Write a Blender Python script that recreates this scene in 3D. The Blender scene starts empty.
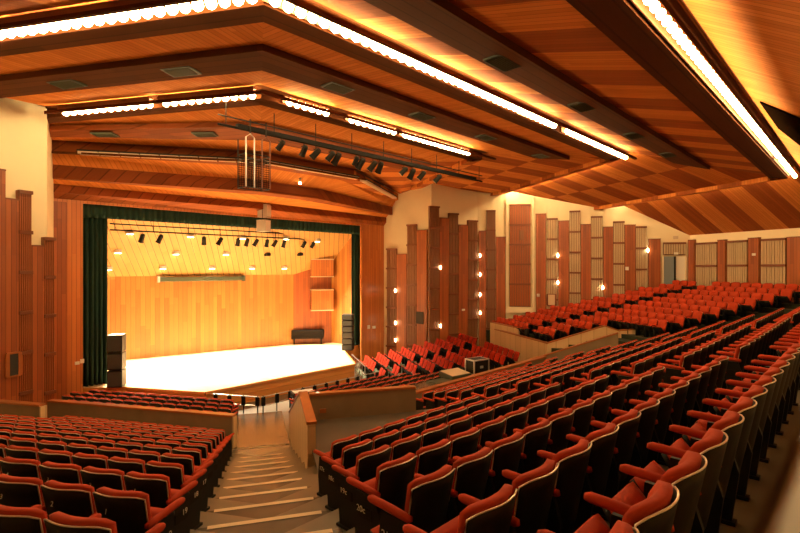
import bpy, bmesh, math, random
from mathutils import Vector, Matrix
random.seed(7)
SC = bpy.context.scene
COL = SC.collection
R = math.radians

# ------------------------------------------------------------------ hall frame
# X to the side, Y towards the stage, heights measured from the eye and lifted by EZ
EZ = 6.1
F = 490.0                      # focal length in pixels of an 800 px wide frame
TH = R(46.2)
CT, ST = math.cos(TH), math.sin(TH)
HOR = 266.0
O = Vector((13.4, 23.0))       # focus of the concentric hexagonal seating rings
T30 = math.tan(R(30))
FACET = {'C': (Vector((0, -1)), Vector((1, 0))),
         'L': (Vector((-math.sin(R(60)), -0.5)), Vector((0.5, -math.sin(R(60))))),
         'R': (Vector((math.sin(R(60)), -0.5)), Vector((0.5, math.sin(R(60)))))}

def fp(f, a, t):
    n, r = FACET[f]
    return O + n * a + r * t

def cam2(p):
    return (p[0] * CT - p[1] * ST, p[0] * ST + p[1] * CT)

def pix(x, y, z):
    X, Z = cam2((x, y))
    if Z < 0.05:
        return None
    return (400 + F * X / Z, HOR - F * (z - EZ) / Z, Z)

def ray(px):
    k = (px - 400) / F
    return Vector((k * CT + ST, -k * ST + CT))     # plan direction per unit depth

def hit(px, A, B):
    """plan point where the sight line at px meets the plan line A-B, with its depth"""
    d = ray(px)
    e = Vector(B) - Vector(A)
    den = d.x * e.y - d.y * e.x
    s = (A[0] * e.y - A[1] * e.x) / den
    return d * s, s

def zat(y, depth):
    return EZ + (HOR - y) / F * depth

def V3(p, z):
    return Vector((p[0], p[1], z))

# ------------------------------------------------------------------ materials
def new_mat(name):
    m = bpy.data.materials.new(name)
    m.use_nodes = True
    nt = m.node_tree
    b = nt.nodes['Principled BSDF']
    return m, nt, b

def N(nt, kind, **kw):
    n = nt.nodes.new(kind)
    for k, v in kw.items():
        setattr(n, k, v)
    return n

def math_node(nt, op, a, b=None):
    n = N(nt, 'ShaderNodeMath', operation=op)
    for i, v in enumerate((a, b)):
        if v is None:
            continue
        if isinstance(v, (int, float)):
            n.inputs[i].default_value = v
        else:
            nt.links.new(v, n.inputs[i])
    return n.outputs[0]

def simple(name, col, rough=0.5, metal=0.0, noise=0.0, scale=6.0, spec=None, bump=0.0, coat=0.0):
    m, nt, b = new_mat(name)
    b.inputs['Base Color'].default_value = (*col, 1)
    b.inputs['Roughness'].default_value = rough
    b.inputs['Metallic'].default_value = metal
    if spec is not None:
        b.inputs['Specular IOR Level'].default_value = spec
    if coat:
        b.inputs['Coat Weight'].default_value = coat
    if noise or bump:
        tc = N(nt, 'ShaderNodeTexCoord')
        nz = N(nt, 'ShaderNodeTexNoise')
        nz.inputs['Scale'].default_value = scale
        nz.inputs['Detail'].default_value = 5
        nt.links.new(tc.outputs['Object'], nz.inputs['Vector'])
        if noise:
            mx = N(nt, 'ShaderNodeMix', data_type='RGBA')
            mx.inputs[6].default_value = tuple(max(0, c * (1 - noise)) for c in col) + (1,)
            mx.inputs[7].default_value = tuple(min(1, c * (1 + noise)) for c in col) + (1,)
            nt.links.new(nz.outputs['Fac'], mx.inputs[0])
            nt.links.new(mx.outputs[2], b.inputs['Base Color'])
        if bump:
            bp = N(nt, 'ShaderNodeBump')
            bp.inputs['Strength'].default_value = bump
            bp.inputs['Distance'].default_value = 0.01
            nt.links.new(nz.outputs['Fac'], bp.inputs['Height'])
            nt.links.new(bp.outputs[0], b.inputs['Normal'])
    return m

def wood(name, c1, c2, plank=0.12, rough=0.42, band=None, groove=0.5, length=3.0, coat=0.15):
    """boards that run along v, laid side by side along u (UV in metres)"""
    m, nt, b = new_mat(name)
    uv = N(nt, 'ShaderNodeUVMap')
    sp = N(nt, 'ShaderNodeSeparateXYZ')
    nt.links.new(uv.outputs[0], sp.inputs[0])
    u, v = sp.outputs[0], sp.outputs[1]
    pu = math_node(nt, 'DIVIDE', u, plank)
    fl = math_node(nt, 'FLOOR', pu)
    fr = math_node(nt, 'FRACT', pu)
    wn0 = N(nt, 'ShaderNodeTexWhiteNoise', noise_dimensions='1D')
    nt.links.new(fl, wn0.inputs['W'])
    off = math_node(nt, 'MULTIPLY', wn0.outputs['Value'], 7.3)
    vl = math_node(nt, 'FLOOR', math_node(nt, 'ADD', math_node(nt, 'DIVIDE', v, length), off))
    cb = N(nt, 'ShaderNodeCombineXYZ')
    nt.links.new(fl, cb.inputs[0]); nt.links.new(vl, cb.inputs[1])
    wn = N(nt, 'ShaderNodeTexWhiteNoise', noise_dimensions='3D')
    nt.links.new(cb.outputs[0], wn.inputs['Vector'])
    gv = N(nt, 'ShaderNodeCombineXYZ')
    nt.links.new(math_node(nt, 'MULTIPLY', u, 28.0), gv.inputs[0])
    nt.links.new(math_node(nt, 'MULTIPLY', v, 1.6), gv.inputs[1])
    nt.links.new(off, gv.inputs[2])
    nz = N(nt, 'ShaderNodeTexNoise')
    nz.inputs['Scale'].default_value = 1.0
    nz.inputs['Detail'].default_value = 4
    nt.links.new(gv.outputs[0], nz.inputs['Vector'])
    fac = math_node(nt, 'ADD', math_node(nt, 'MULTIPLY', wn.outputs['Value'], 0.6),
                    math_node(nt, 'MULTIPLY', nz.outputs['Fac'], 0.4))
    mx = N(nt, 'ShaderNodeMix', data_type='RGBA')
    mx.inputs[6].default_value = (*c1, 1)
    mx.inputs[7].default_value = (*c2, 1)
    nt.links.new(fac, mx.inputs[0])
    out = mx.outputs[2]
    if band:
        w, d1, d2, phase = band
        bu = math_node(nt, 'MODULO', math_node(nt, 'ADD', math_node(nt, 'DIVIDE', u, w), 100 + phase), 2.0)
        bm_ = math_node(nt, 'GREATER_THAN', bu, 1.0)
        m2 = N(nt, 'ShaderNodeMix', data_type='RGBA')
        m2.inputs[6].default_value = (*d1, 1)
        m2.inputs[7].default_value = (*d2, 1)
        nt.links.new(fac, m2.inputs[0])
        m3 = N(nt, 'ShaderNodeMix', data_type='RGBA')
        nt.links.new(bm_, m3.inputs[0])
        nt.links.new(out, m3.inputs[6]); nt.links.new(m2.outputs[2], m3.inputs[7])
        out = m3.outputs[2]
    # joints between the boards
    g = math_node(nt, 'LESS_THAN', fr, 0.10)
    m4 = N(nt, 'ShaderNodeMix', data_type='RGBA')
    nt.links.new(math_node(nt, 'MULTIPLY', g, groove), m4.inputs[0])
    nt.links.new(out, m4.inputs[6])
    m4.inputs[7].default_value = (c1[0] * .25, c1[1] * .2, c1[2] * .2, 1)
    nt.links.new(m4.outputs[2], b.inputs['Base Color'])
    b.inputs['Roughness'].default_value = rough
    b.inputs['Specular IOR Level'].default_value = 0.5 if coat else 0.06
    b.inputs['Coat Weight'].default_value = coat
    b.inputs['Coat Roughness'].default_value = 0.3
    bp = N(nt, 'ShaderNodeBump')
    bp.inputs['Strength'].default_value = 0.5
    bp.inputs['Distance'].default_value = 0.012
    nt.links.new(math_node(nt, 'SUBTRACT', 1.0, g), bp.inputs['Height'])
    nt.links.new(bp.outputs[0], b.inputs['Normal'])
    return m

def glow(name, col, strength):
    m, nt, b = new_mat(name)
    b.inputs['Base Color'].default_value = (0.8, 0.8, 0.8, 1)
    b.inputs['Emission Color'].default_value = (*col, 1)
    b.inputs['Emission Strength'].default_value = strength
    return m

WARM = (1.0, 0.62, 0.25)
M = {}
M['ceil'] = wood('ceiling boards', (0.52, 0.17, 0.036), (0.74, 0.28, 0.065), plank=0.14, rough=0.75, coat=0.0)
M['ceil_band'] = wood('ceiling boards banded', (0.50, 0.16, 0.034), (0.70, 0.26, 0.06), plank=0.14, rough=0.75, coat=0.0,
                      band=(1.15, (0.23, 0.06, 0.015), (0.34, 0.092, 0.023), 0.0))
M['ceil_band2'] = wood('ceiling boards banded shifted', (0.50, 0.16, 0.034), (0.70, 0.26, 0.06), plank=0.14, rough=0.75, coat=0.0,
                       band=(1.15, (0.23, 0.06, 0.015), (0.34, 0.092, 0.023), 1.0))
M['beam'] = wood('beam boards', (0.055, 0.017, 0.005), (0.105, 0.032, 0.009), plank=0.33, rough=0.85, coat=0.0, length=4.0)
M['header'] = wood('header boards', (0.12, 0.030, 0.008), (0.25, 0.065, 0.017), plank=0.30, rough=0.6, coat=0.0, length=4.0)
M['pylon'] = wood('pylon boards', (0.17, 0.036, 0.008), (0.42, 0.115, 0.025), plank=0.15, rough=0.45, length=2.2, groove=0.65)
M['pylon_dark'] = wood('slat panel boards', (0.15, 0.058, 0.022), (0.26, 0.11, 0.045), plank=0.10, rough=0.5)
M['slat'] = wood('slat lattice', (0.46, 0.34, 0.20), (0.62, 0.48, 0.30), plank=0.09, rough=0.55, groove=0.5)
M['rail'] = simple('slat rail', (0.16, 0.045, 0.015), 0.45, noise=0.25)
M['pilaster'] = wood('proscenium boards', (0.42, 0.12, 0.026), (0.62, 0.22, 0.05), plank=0.16, rough=0.45, length=2.4, groove=0.75)
M['stage_wall'] = wood('stage shell boards', (0.30, 0.09, 0.016), (0.66, 0.32, 0.075), plank=0.24, rough=0.5, length=3.2, groove=0.55)
M['stage_ceiling'] = wood('stage shell ceiling', (0.60, 0.32, 0.09), (0.80, 0.48, 0.15), plank=0.30, rough=0.5, groove=0.85)
M['stage_floor'] = wood('stage floor boards', (0.66, 0.46, 0.25), (0.78, 0.58, 0.34), plank=0.10, rough=0.3, groove=0.25)
M['apron'] = wood('stage front boards', (0.50, 0.19, 0.04), (0.66, 0.29, 0.07), plank=0.30, rough=0.4, length=3.0, groove=0.3)
M['plaster'] = simple('cream plaster', (0.86, 0.76, 0.52), 0.75, noise=0.04, scale=1.5)
M['cream'] = simple('painted cream edge', (0.86, 0.76, 0.55), 0.6)
M['concrete'] = simple('grey brown render', (0.22, 0.16, 0.09), 0.7, noise=0.22, scale=2.2, bump=0.1)
M['parapet'] = wood('parapet veneer', (0.58, 0.42, 0.22), (0.70, 0.52, 0.29), plank=0.6, rough=0.5, groove=0.25, length=6)
M['cap'] = simple('wooden capping', (0.34, 0.11, 0.03), 0.35, noise=0.25, scale=5, coat=0.2)
M['floor'] = simple('worn vinyl floor', (0.13, 0.105, 0.07), 0.32, noise=0.35, scale=1.2)
M['step'] = simple('stair vinyl', (0.105, 0.092, 0.07), 0.25, noise=0.4, scale=2.0)
M['landing'] = simple('dark landing vinyl', (0.07, 0.056, 0.038), 0.5, noise=0.3, scale=2)
M['carpet'] = simple('dark green carpet', (0.018, 0.026, 0.012), 0.9, noise=0.3, scale=5)
M['stepside'] = simple('stair string', (0.50, 0.36, 0.19), 0.5, noise=0.2, scale=3)
M['nosing'] = simple('pale nosing', (0.66, 0.55, 0.38), 0.35, metal=0.1)
M['red'] = simple('red upholstery', (0.40, 0.042, 0.010), 0.8, noise=0.16, scale=16, spec=0.25, bump=0.15)
M['shell'] = simple('dark brown seat shell', (0.013, 0.0095, 0.004), 0.55, noise=0.35, scale=8, spec=0.15)
M['rim'] = simple('bright seat rim', (0.80, 0.66, 0.52), 0.28, metal=0.6)
M['black'] = simple('black iron', (0.010, 0.009, 0.007), 0.5, spec=0.2)
M['matte'] = simple('matt black', (0.008, 0.008, 0.008), 0.8, spec=0.1)
M['grille'] = simple('speaker cloth', (0.03, 0.03, 0.028), 0.8, noise=0.3, scale=60)
M['chrome'] = simple('steel tube', (0.62, 0.60, 0.56), 0.28, metal=0.9)
M['curtain'] = simple('dark green velvet', (0.010, 0.034, 0.024), 0.75, noise=0.25, scale=6, spec=0.2)
M['vent'] = simple('green grey grille', (0.045, 0.06, 0.035), 0.5, noise=0.3, scale=40)
M['white'] = simple('white plastic', (0.80, 0.77, 0.70), 0.45)
M['grey'] = simple('light grey cabinet', (0.52, 0.52, 0.47), 0.5)
M['diffuser'] = simple('unlit opal diffuser', (0.62, 0.50, 0.36), 0.35)
M['silver'] = simple('aluminium edge', (0.7, 0.68, 0.62), 0.3, metal=0.7)
M['cover'] = simple('quilted dark cover', (0.012, 0.009, 0.007), 0.85, noise=0.3, scale=20, bump=0.3, spec=0.08)
M['bluedoor'] = simple('blue grey door', (0.20, 0.27, 0.32), 0.45)
M['number'] = simple('painted numeral', (0.80, 0.76, 0.66), 0.6)
M['tier'] = simple('tier seat fabric', (0.27, 0.022, 0.009), 0.85, spec=0.05, noise=0.12, scale=12)
M['hatch'] = simple('dark hatch boards', (0.008, 0.004, 0.002), 0.95, spec=0.0)
M['tierside'] = simple('tier riser green grey', (0.10, 0.12, 0.07), 0.6, noise=0.3, scale=5)
M['bulb'] = glow('lit lamp', (1.0, 0.66, 0.28), 76.0)
M['sconce'] = glow('lit wall lamp', (1.0, 0.74, 0.42), 40.0)
M['stagelamp'] = glow('lit stage downlight', (1.0, 0.80, 0.48), 30.0)
M['reflector'] = simple('lamp trough rail', (0.20, 0.07, 0.025), 0.6)
M['green_glow'] = simple('green exit strip', (0.1, 0.35, 0.2), 0.5)

# ------------------------------------------------------------------ mesh builder
class MB:
    def __init__(s, mats=()):
        s.v, s.f, s.mi, s.uv, s.mats = [], [], [], [], list(mats)
    def slot(s, m):
        if m not in s.mats:
            s.mats.append(m)
        return s.mats.index(m)
    def face(s, pts, m, uv=None):
        i = len(s.v)
        s.v += [tuple(p) for p in pts]
        s.f.append(tuple(range(i, i + len(pts))))
        s.mi.append(s.slot(m))
        s.uv.append(uv)
    def box(s, c, size, m, X=None, Y=None, Z=None, uvswap=False):
        """box centred at c; X, Y, Z unit axes"""
        X = Vector(X or (1, 0, 0)); Y = Vector(Y or (0, 1, 0)); Z = Vector(Z or (0, 0, 1))
        c = Vector(c); a, b, d = [q / 2 for q in size]
        P = lambda i, j, k: c + X * (a * i) + Y * (b * j) + Z * (d * k)
        for (q, du, dv) in (([P(-1,-1,-1), P(1,-1,-1), P(1,-1,1), P(-1,-1,1)], size[0], size[2]),
                            ([P(1,1,-1), P(-1,1,-1), P(-1,1,1), P(1,1,1)], size[0], size[2]),
                            ([P(-1,1,-1), P(-1,-1,-1), P(-1,-1,1), P(-1,1,1)], size[1], size[2]),
                            ([P(1,-1,-1), P(1,1,-1), P(1,1,1), P(1,-1,1)], size[1], size[2]),
                            ([P(-1,-1,1), P(1,-1,1), P(1,1,1), P(-1,1,1)], size[0], size[1]),
                            ([P(-1,1,-1), P(1,1,-1), P(1,-1,-1), P(-1,-1,-1)], size[0], size[1])):
            uv = [(0, 0), (du, 0), (du, dv), (0, dv)]
            if uvswap:
                uv = [(b_, a_) for a_, b_ in uv]
            s.face(q, m, uv)
    def tube(s, pts, r, m, n=8, cap=True):
        pts = [Vector(p) for p in pts]
        rr = r if isinstance(r, (list, tuple)) else [r] * len(pts)
        rings = []
        for i, p in enumerate(pts):
            d = (pts[min(i + 1, len(pts) - 1)] - pts[max(i - 1, 0)])
            d = d.normalized() if d.length > 1e-9 else Vector((0, 0, 1))
            h = Vector((0, 0, 1)) if abs(d.z) < 0.9 else Vector((1, 0, 0))
            x = d.cross(h).normalized(); y = x.cross(d)
            rings.append([p + x * (math.cos(2*math.pi*k/n) * rr[i]) + y * (math.sin(2*math.pi*k/n) * rr[i]) for k in range(n)])
        for A, B in zip(rings, rings[1:]):
            for k in range(n):
                s.face([A[k], A[(k+1) % n], B[(k+1) % n], B[k]], m)
        if cap:
            s.face(rings[0][::-1], m); s.face(rings[-1], m)
    def blob(s, c, r, m, nu=8, nv=5):
        c = Vector(c)
        P = lambda i, j: c + Vector((r[0]*math.sin(math.pi*j/nv)*math.cos(2*math.pi*i/nu),
                                     r[1]*math.sin(math.pi*j/nv)*math.sin(2*math.pi*i/nu), r[2]*math.cos(math.pi*j/nv)))
        for j in range(nv):
            for i in range(nu):
                if j == 0: s.face([P(0,0), P(i,1), P(i+1,1)], m)
                elif j == nv-1: s.face([P(i,j), P(0,nv), P(i+1,j)], m)
                else: s.face([P(i,j), P(i,j+1), P(i+1,j+1), P(i+1,j)], m)
    def extrude(s, poly, d, m, mcap=None):
        """closed 3-D polygon swept by the vector d"""
        d = Vector(d); A = [Vector(p) for p in poly]; B = [p + d for p in A]
        n = len(A)
        s.planar(A[::-1], mcap or m); s.planar(B, mcap or m)
        for i in range(n):
            j = (i + 1) % n
            L = (A[j] - A[i]).length
            s.face([A[i], A[j], B[j], B[i]], m, [(0, 0), (L, 0), (L, d.length), (0, d.length)])
    def planar(s, pts, m, swap=False):
        """a flat polygon, UV in metres: u level, v up"""
        pts = [Vector(p) for p in pts]
        nrm = Vector((0, 0, 0))
        for i in range(len(pts)):
            nrm += pts[i].cross(pts[(i + 1) % len(pts)])
        nrm.normalize()
        u = Vector((0, 0, 1)).cross(nrm)
        u = u.normalized() if u.length > 1e-3 else Vector((1, 0, 0))
        v = nrm.cross(u)
        uv = [(p.dot(u), p.dot(v)) for p in pts]
        s.face(pts, m, [(b, a) for a, b in uv] if swap else uv)
    def mesh(s, name, smooth=False, weld=False):
        me = bpy.data.meshes.new(name)
        me.from_pydata(s.v, [], s.f)
        for m in s.mats:
            me.materials.append(m)
        me.polygons.foreach_set('material_index', s.mi)
        if any(s.uv):
            lay = me.uv_layers.new(name='UVMap')
            flat = []
            for f, u in zip(s.f, s.uv):
                for k in range(len(f)):
                    flat += list(u[k]) if u else [0, 0]
            lay.data.foreach_set('uv', flat)
        if weld or smooth:
            bm = bmesh.new(); bm.from_mesh(me)
            bmesh.ops.remove_doubles(bm, verts=bm.verts, dist=1e-5)
            bmesh.ops.recalc_face_normals(bm, faces=bm.faces)
            bm.to_mesh(me); bm.free()
        if smooth:
            me.polygons.foreach_set('use_smooth', [True] * len(me.polygons))
        me.update()
        return me
    def build(s, name, parent=None, smooth=False, weld=False, origin=None):
        if origin is not None:
            o_ = Vector(origin)
            s.v = [tuple(Vector(p) - o_) for p in s.v]
        ob = bpy.data.objects.new(name, s.mesh(name, smooth, weld))
        COL.objects.link(ob)
        if origin is not None:
            ob.location = origin
        if parent is not None:
            ob.parent = parent
        return ob

def bevelled(ob, w, seg=2):
    bm = bmesh.new(); bm.from_mesh(ob.data)
    bmesh.ops.remove_doubles(bm, verts=bm.verts, dist=1e-5)
    bmesh.ops.bevel(bm, geom=bm.edges[:], offset=w, segments=seg, affect='EDGES', profile=0.5)
    bm.to_mesh(ob.data); bm.free()
    return ob

def tag(o, label, cat, group=None, kind=None):
    o['label'] = label
    o['category'] = cat
    if group: o['group'] = group
    if kind: o['kind'] = kind
    return o

def struct(o, label=None):
    o['kind'] = 'structure'
    if label: o['label'] = label
    return o

def empty(name, loc, rz=0.0):
    o = bpy.data.objects.new(name, None)
    COL.objects.link(o)
    o.location = loc
    o.rotation_euler = (0, 0, rz)
    o.empty_display_size = 0.1
    return o

ORD = ['zeroth', 'first', 'second', 'third', 'fourth', 'fifth', 'sixth', 'seventh', 'eighth', 'ninth', 'tenth', 'eleventh',
       'twelfth', 'thirteenth', 'fourteenth', 'fifteenth', 'sixteenth', 'seventeenth', 'eighteenth', 'nineteenth', 'twentieth',
       'twenty-first', 'twenty-second', 'twenty-third', 'twenty-fourth', 'twenty-fifth', 'twenty-sixth', 'twenty-seventh',
       'twenty-eighth', 'twenty-ninth', 'thirtieth', 'thirty-first', 'thirty-second', 'thirty-third', 'thirty-fourth', 'thirty-fifth']

# ------------------------------------------------------------------ rows and terraces
def row_z(i):
    """floor level of row i (0 = highest, just in front of the camera)"""
    if i <= 13:
        return EZ - (1.95 + 0.262 * i)
    return EZ - (5.45 + 0.08 * (i - 14))
def row_a(i):
    return 22.075 - 0.85 * i if i <= 14 else 9.55 - 0.72 * (i - 15)
NR = 20
NW = 13
def wing_z(j):
    return EZ - (1.69 + 0.205 * j)
def wing_a(j):
    return 23.2 - 0.715 * j
STALL = EZ - 5.87
LOW = EZ - 6.1
STAGE = EZ - 5.06

# side wall in plan, from the proscenium corner to the rear corner (mirrored on the other side)
AXIS = 13.75
WR = [Vector((22.95, 23.5)), Vector((23.6, 19.9)), Vector((26.9, 18.7)), Vector((28.8, 15.7)), Vector((32.8, 7.7))]
WL = [Vector((2 * AXIS - p.x, p.y)) for p in WR]
WL[1] = Vector((3.65, 19.9))
AW = 24.5
def seg_hit(p, d, A, B):
    e = B - A
    den = d.x * e.y - d.y * e.x
    if abs(den) < 1e-9: return None
    w = A - p
    s = (w.x * e.y - w.y * e.x) / den
    k = (w.x * d.y - w.y * d.x) / den
    return s if -1e-6 <= k <= 1 + 1e-6 and s > 0 else None

def side_len(f, a):
    """how far along its facet the ring of apothem a runs before it meets the side wall"""
    n, r = FACET[f]
    k = a * T30
    p = fp(f, a, k if f == 'L' else -k)
    d = -r if f == 'L' else r
    W = WL if f == 'L' else WR
    best = [s for s in (seg_hit(p, d, A, B) for A, B in zip(W, W[1:])) if s]
    if f == 'L' and a < 11.4:
        e = W[1] - W[0]; w = W[0] - p
        best.append((w.x * e.y - w.y * e.x) / (d.x * e.y - d.y * e.x))
    # rings close to the stage meet the proscenium wall first
    s0 = (23.45 - p.y) / d.y
    best.append(s0)
    return min(best)

mb = MB()
def tread(f, a0, a1, z, zb, tl, tr, m, mr):
    """level strip between apothems a0 < a1 with its riser on the stage side (a0)"""
    q = [fp(f, a1, tl(a1)), fp(f, a1, tr(a1)), fp(f, a0, tr(a0)), fp(f, a0, tl(a0))]
    mb.face([V3(p, z) for p in q], m)
    mb.face([V3(q[3], zb), V3(q[2], zb), V3(q[2], z), V3(q[3], z)], mr)
for f in 'CLR':
    if f == 'C':
        tl = lambda a: -a * T30
        tr = lambda a: a * T30
    elif f == 'L':
        tl = lambda a: a * T30 - side_len('L', a) - 0.02
        tr = lambda a: a * T30
    else:
        tl = lambda a: -a * T30
        tr = lambda a: -a * T30 + side_len('R', a) + 0.02
    if f == 'R':
        tread(f, wing_a(0) + 0.38, AW + 0.05, wing_z(0) + 0.01, wing_z(0), tl, tr, M['carpet'], M['carpet'])
        for i in range(NW):
            a = wing_a(i)
            tread(f, a - 0.34, a + 0.38, wing_z(i), wing_z(i + 1) if i < NW - 1 else LOW, tl, tr, M['carpet'], M['carpet'])
        aa = wing_a(NW - 1) - 0.34
        for k in range(6):
            a1 = aa + (0.3 - aa) * k / 6; a0_ = aa + (0.3 - aa) * (k + 1) / 6
            q = [fp(f, a1, tl(a1)), fp(f, a1, tr(a1)), fp(f, a0_, tr(a0_)), fp(f, a0_, tl(a0_))]
            mb.face([V3(p, LOW) for p in q], M['floor'])
        continue
    tread(f, row_a(0) + 0.42, AW + 0.05, row_z(0) + 0.18, row_z(0), tl, tr, M['floor'], M['concrete'])
    for i in range(NR):
        a = row_a(i)
        tread(f, a - 0.43, a + 0.42, row_z(i), row_z(i + 1) if i < NR - 1 else STALL, tl, tr, M['floor'], M['concrete'])
    aa = row_a(NR - 1) - 0.43
    n_ = 6
    for k in range(n_):
        a1 = aa * (1 - k / n_) + 0.3 * k / n_
        a0 = aa * (1 - (k + 1) / n_) + 0.3 * (k + 1) / n_
        q = [fp(f, a1, tl(a1)), fp(f, a1, tr(a1)), fp(f, a0, tr(a0)), fp(f, a0, tl(a0))]
        mb.face([V3(p, STALL) for p in q], M['floor'])
struct(mb.build('floor'), 'dark vinyl covered seating terraces stepping down to the stage')

# ------------------------------------------------------------------ main aisle steps (down the fold between the two seating blocks)
def aisle_pt(side, rho, s):
    """plan point on the aisle at distance rho from the focus, s across it (+ towards the middle block)"""
    d = Vector((-0.5, -math.cos(R(30)))) if side == 'L' else Vector((0.5, -math.cos(R(30))))
    x = Vector((math.cos(R(30)), -0.5)) if side == 'L' else Vector((-math.cos(R(30)), -0.5))
    return O + d * rho + x * s
mb = MB()
HW = 0.82
for side, sh in (('L', 0.0),):
    for i in range(-1, 15):
        r0 = (row_a(i) - 0.43) / math.cos(R(30)); r1 = (row_a(i) + 0.42) / math.cos(R(30))
        if i == -1:
            r1 += 0.9
        z = row_z(max(i, 0)) + (0.18 if i < 0 else 0.0) + 0.012
        zb = row_z(i + 1) - 0.3
        A = [aisle_pt(side, r1, -HW + sh), aisle_pt(side, r1, HW + sh), aisle_pt(side, r0, HW + sh), aisle_pt(side, r0, -HW + sh)]
        mb.face([V3(p, z) for p in A], M['step'])
        mb.face([V3(A[3], zb), V3(A[2], zb), V3(A[2], z), V3(A[3], z)], M['step'])
        mb.face([V3(A[2], zb), V3(A[1], zb), V3(A[1], z), V3(A[2], z)], M['stepside'])
        mb.face([V3(A[0], zb), V3(A[3], zb), V3(A[3], z), V3(A[0], z)], M['stepside'])
        nq = [aisle_pt(side, r0 + 0.07, -HW * 0.86 + sh), aisle_pt(side, r0 + 0.07, HW * 0.86 + sh),
              aisle_pt(side, r0 - 0.012, HW * 0.86 + sh), aisle_pt(side, r0 - 0.012, -HW * 0.86 + sh)]
        mb.face([V3(p, z + 0.008) for p in nq], M['nosing'])
        mb.face([V3(nq[3], z - 0.03), V3(nq[2], z - 0.03), V3(nq[2], z + 0.008), V3(nq[3], z + 0.008)], M['nosing'])
struct(mb.build('floor_steps'), 'vinyl covered aisle steps with pale nosings')
# level aisle down in the stalls
mb = MB()
q = [aisle_pt('L', (row_a(14) - 0.43) / math.cos(R(30)), -HW), aisle_pt('L', (row_a(14) - 0.43) / math.cos(R(30)), HW),
     aisle_pt('L', 6.6, HW), aisle_pt('L', 6.6, -HW)]
mb.face([V3(q[0], row_z(14) + 0.03), V3(q[1], row_z(14) + 0.03), V3(q[2], STALL + 0.12), V3(q[3], STALL + 0.12)], M['step'])
struct(mb.build('floor_ramp'), 'shiny level aisle running on to the stage rail')

# ------------------------------------------------------------------ walls
def wall_run(name, pts, z0, z1, m, inward, th=0.25, label=None):
    mb = MB()
    for A, B in zip(pts, pts[1:]):
        d = (B - A); L = d.length; d.normalize()
        n = Vector((-d.y, d.x))
        c = (A + B) / 2
        if n.dot(inward - c) > 0: n = -n          # thickness away from the room
        off = n * (th / 2)
        mb.box((c.x + off.x, c.y + off.y, (z0 + z1) / 2), (L + 0.02, th, z1 - z0), m, X=(d.x, d.y, 0), Y=(n.x, n.y, 0))
    return struct(mb.build(name), label)
CEN = Vector((AXIS, 12))
wall_run('wall_right', WR, -0.6, EZ + 6.2, M['plaster'], CEN, label='cream plaster side wall behind the timber panels')
wall_run('wall_left', WL, -0.6, EZ + 6.2, M['plaster'], CEN, label='cream plaster side wall by the dark curtain')
kR, kL = fp('C', AW, AW * T30), fp('C', AW, -AW * T30)
wall_run('wall_back', [WL[-1], kL, kR, WR[-1]], 0, EZ + 3.0, M['plaster'], CEN, label='rear wall of the hall behind the top rows')

# proscenium wall
PY = 23.5
XL, XR, XOL, XOR = WL[0].x, WR[0].x, 5.55, 20.93
VT = EZ + 2.62
mb = MB()
for (x0, x1, z0, z1) in ((XL - 0.2, XOL, -0.6, EZ + 4.5), (XOR, XR + 0.2, -0.6, EZ + 4.5), (XOL, XOR, VT, EZ + 4.5)):
    mb.box(((x0 + x1) / 2, PY + 0.07, (z0 + z1) / 2), (x1 - x0, 0.14, z1 - z0), M['pilaster'])
mb.box(((XL + 0.18), PY - 0.06, (EZ + 2.6) / 2 - 0.3), (0.5, 0.12, EZ + 3.2), M['pylon'])
struct(mb.build('wall_proscenium'), 'timber boarded proscenium wall around the stage opening')

# ------------------------------------------------------------------ ceiling
def ring(Y):
    """four plan points of the ceiling line whose middle part lies at Y"""
    a = O.y - Y
    lk, rk = Vector((O.x - a * T30, Y)), Vector((O.x + a * T30, Y))
    if Y <= 13.7:
        sl = side_len('L', a) + 0.03 if a < 24 else side_len('L', 24) + 0.5
        sr = side_len('R', a) + 0.03 if a < 24 else side_len('R', 24) + 0.5
        le = lk - FACET['L'][1] * sl
        re = rk + FACET['R'][1] * sr
    else:
        T = [(13.7, 20.35), (15.8, 21.4), (18.2, 22.3), (20.6, 22.95), (23.5, 23.5)]
        for (y0, e0), (y1, e1) in zip(T, T[1:]):
            if y0 <= Y <= y1 + 1e-6:
                ey = e0 + (e1 - e0) * (Y - y0) / (y1 - y0)
        k = (23.5 - ey) / (23.5 - 19.9)
        re = Vector((WR[0].x + (WR[1].x - WR[0].x) * k + 0.03, ey))
        k = (23.5 - ey) / (23.5 - WL[1].y)
        le = Vector((WL[0].x + (WL[1].x - WL[0].x) * k - 0.03, ey))
        if Y > 22.6:
            lk = Vector((12.2, Y)); rk = Vector((15.0, Y))
    return [le, lk, rk, re]

def strip(mb, Y0, h0, Y1, h1, m, facets='LCR', mR=None, swap=False):
    """ceiling surface between two lines; boards run from line to line (or along it with swap)"""
    a, b = ring(Y0), ring(Y1)
    for k, f in enumerate('LCR'):
        if f not in facets: continue
        P = [V3(a[k], EZ + h0), V3(a[k+1], EZ + h0), V3(b[k+1], EZ + h1), V3(b[k], EZ + h1)]
        r = Vector((1, 0)) if f == 'C' else FACET[f][1]
        n = FACET[f][0]
        uv = [((Vector(p[:2]) - O).dot(r), math.hypot((Vector(p[:2]) - O).dot(n), p.z - EZ)) for p in P]
        if swap: uv = [(v, u) for u, v in uv]
        mm = (mR if f == 'R' and mR else m)
        mb.face(P, mm, uv)

BK = (-1.6, 1.75)
def strip2(mb, Y0, h0, Y1, h1, m):
    strip(mb, Y0, h0, Y1, h1, m, 'LC')
    Ym, hm = (Y0 + Y1) / 2, (h0 + h1) / 2
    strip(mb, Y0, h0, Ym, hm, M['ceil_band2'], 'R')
    strip(mb, Ym, hm, Y1, h1, M['ceil_band'], 'R')
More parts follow.
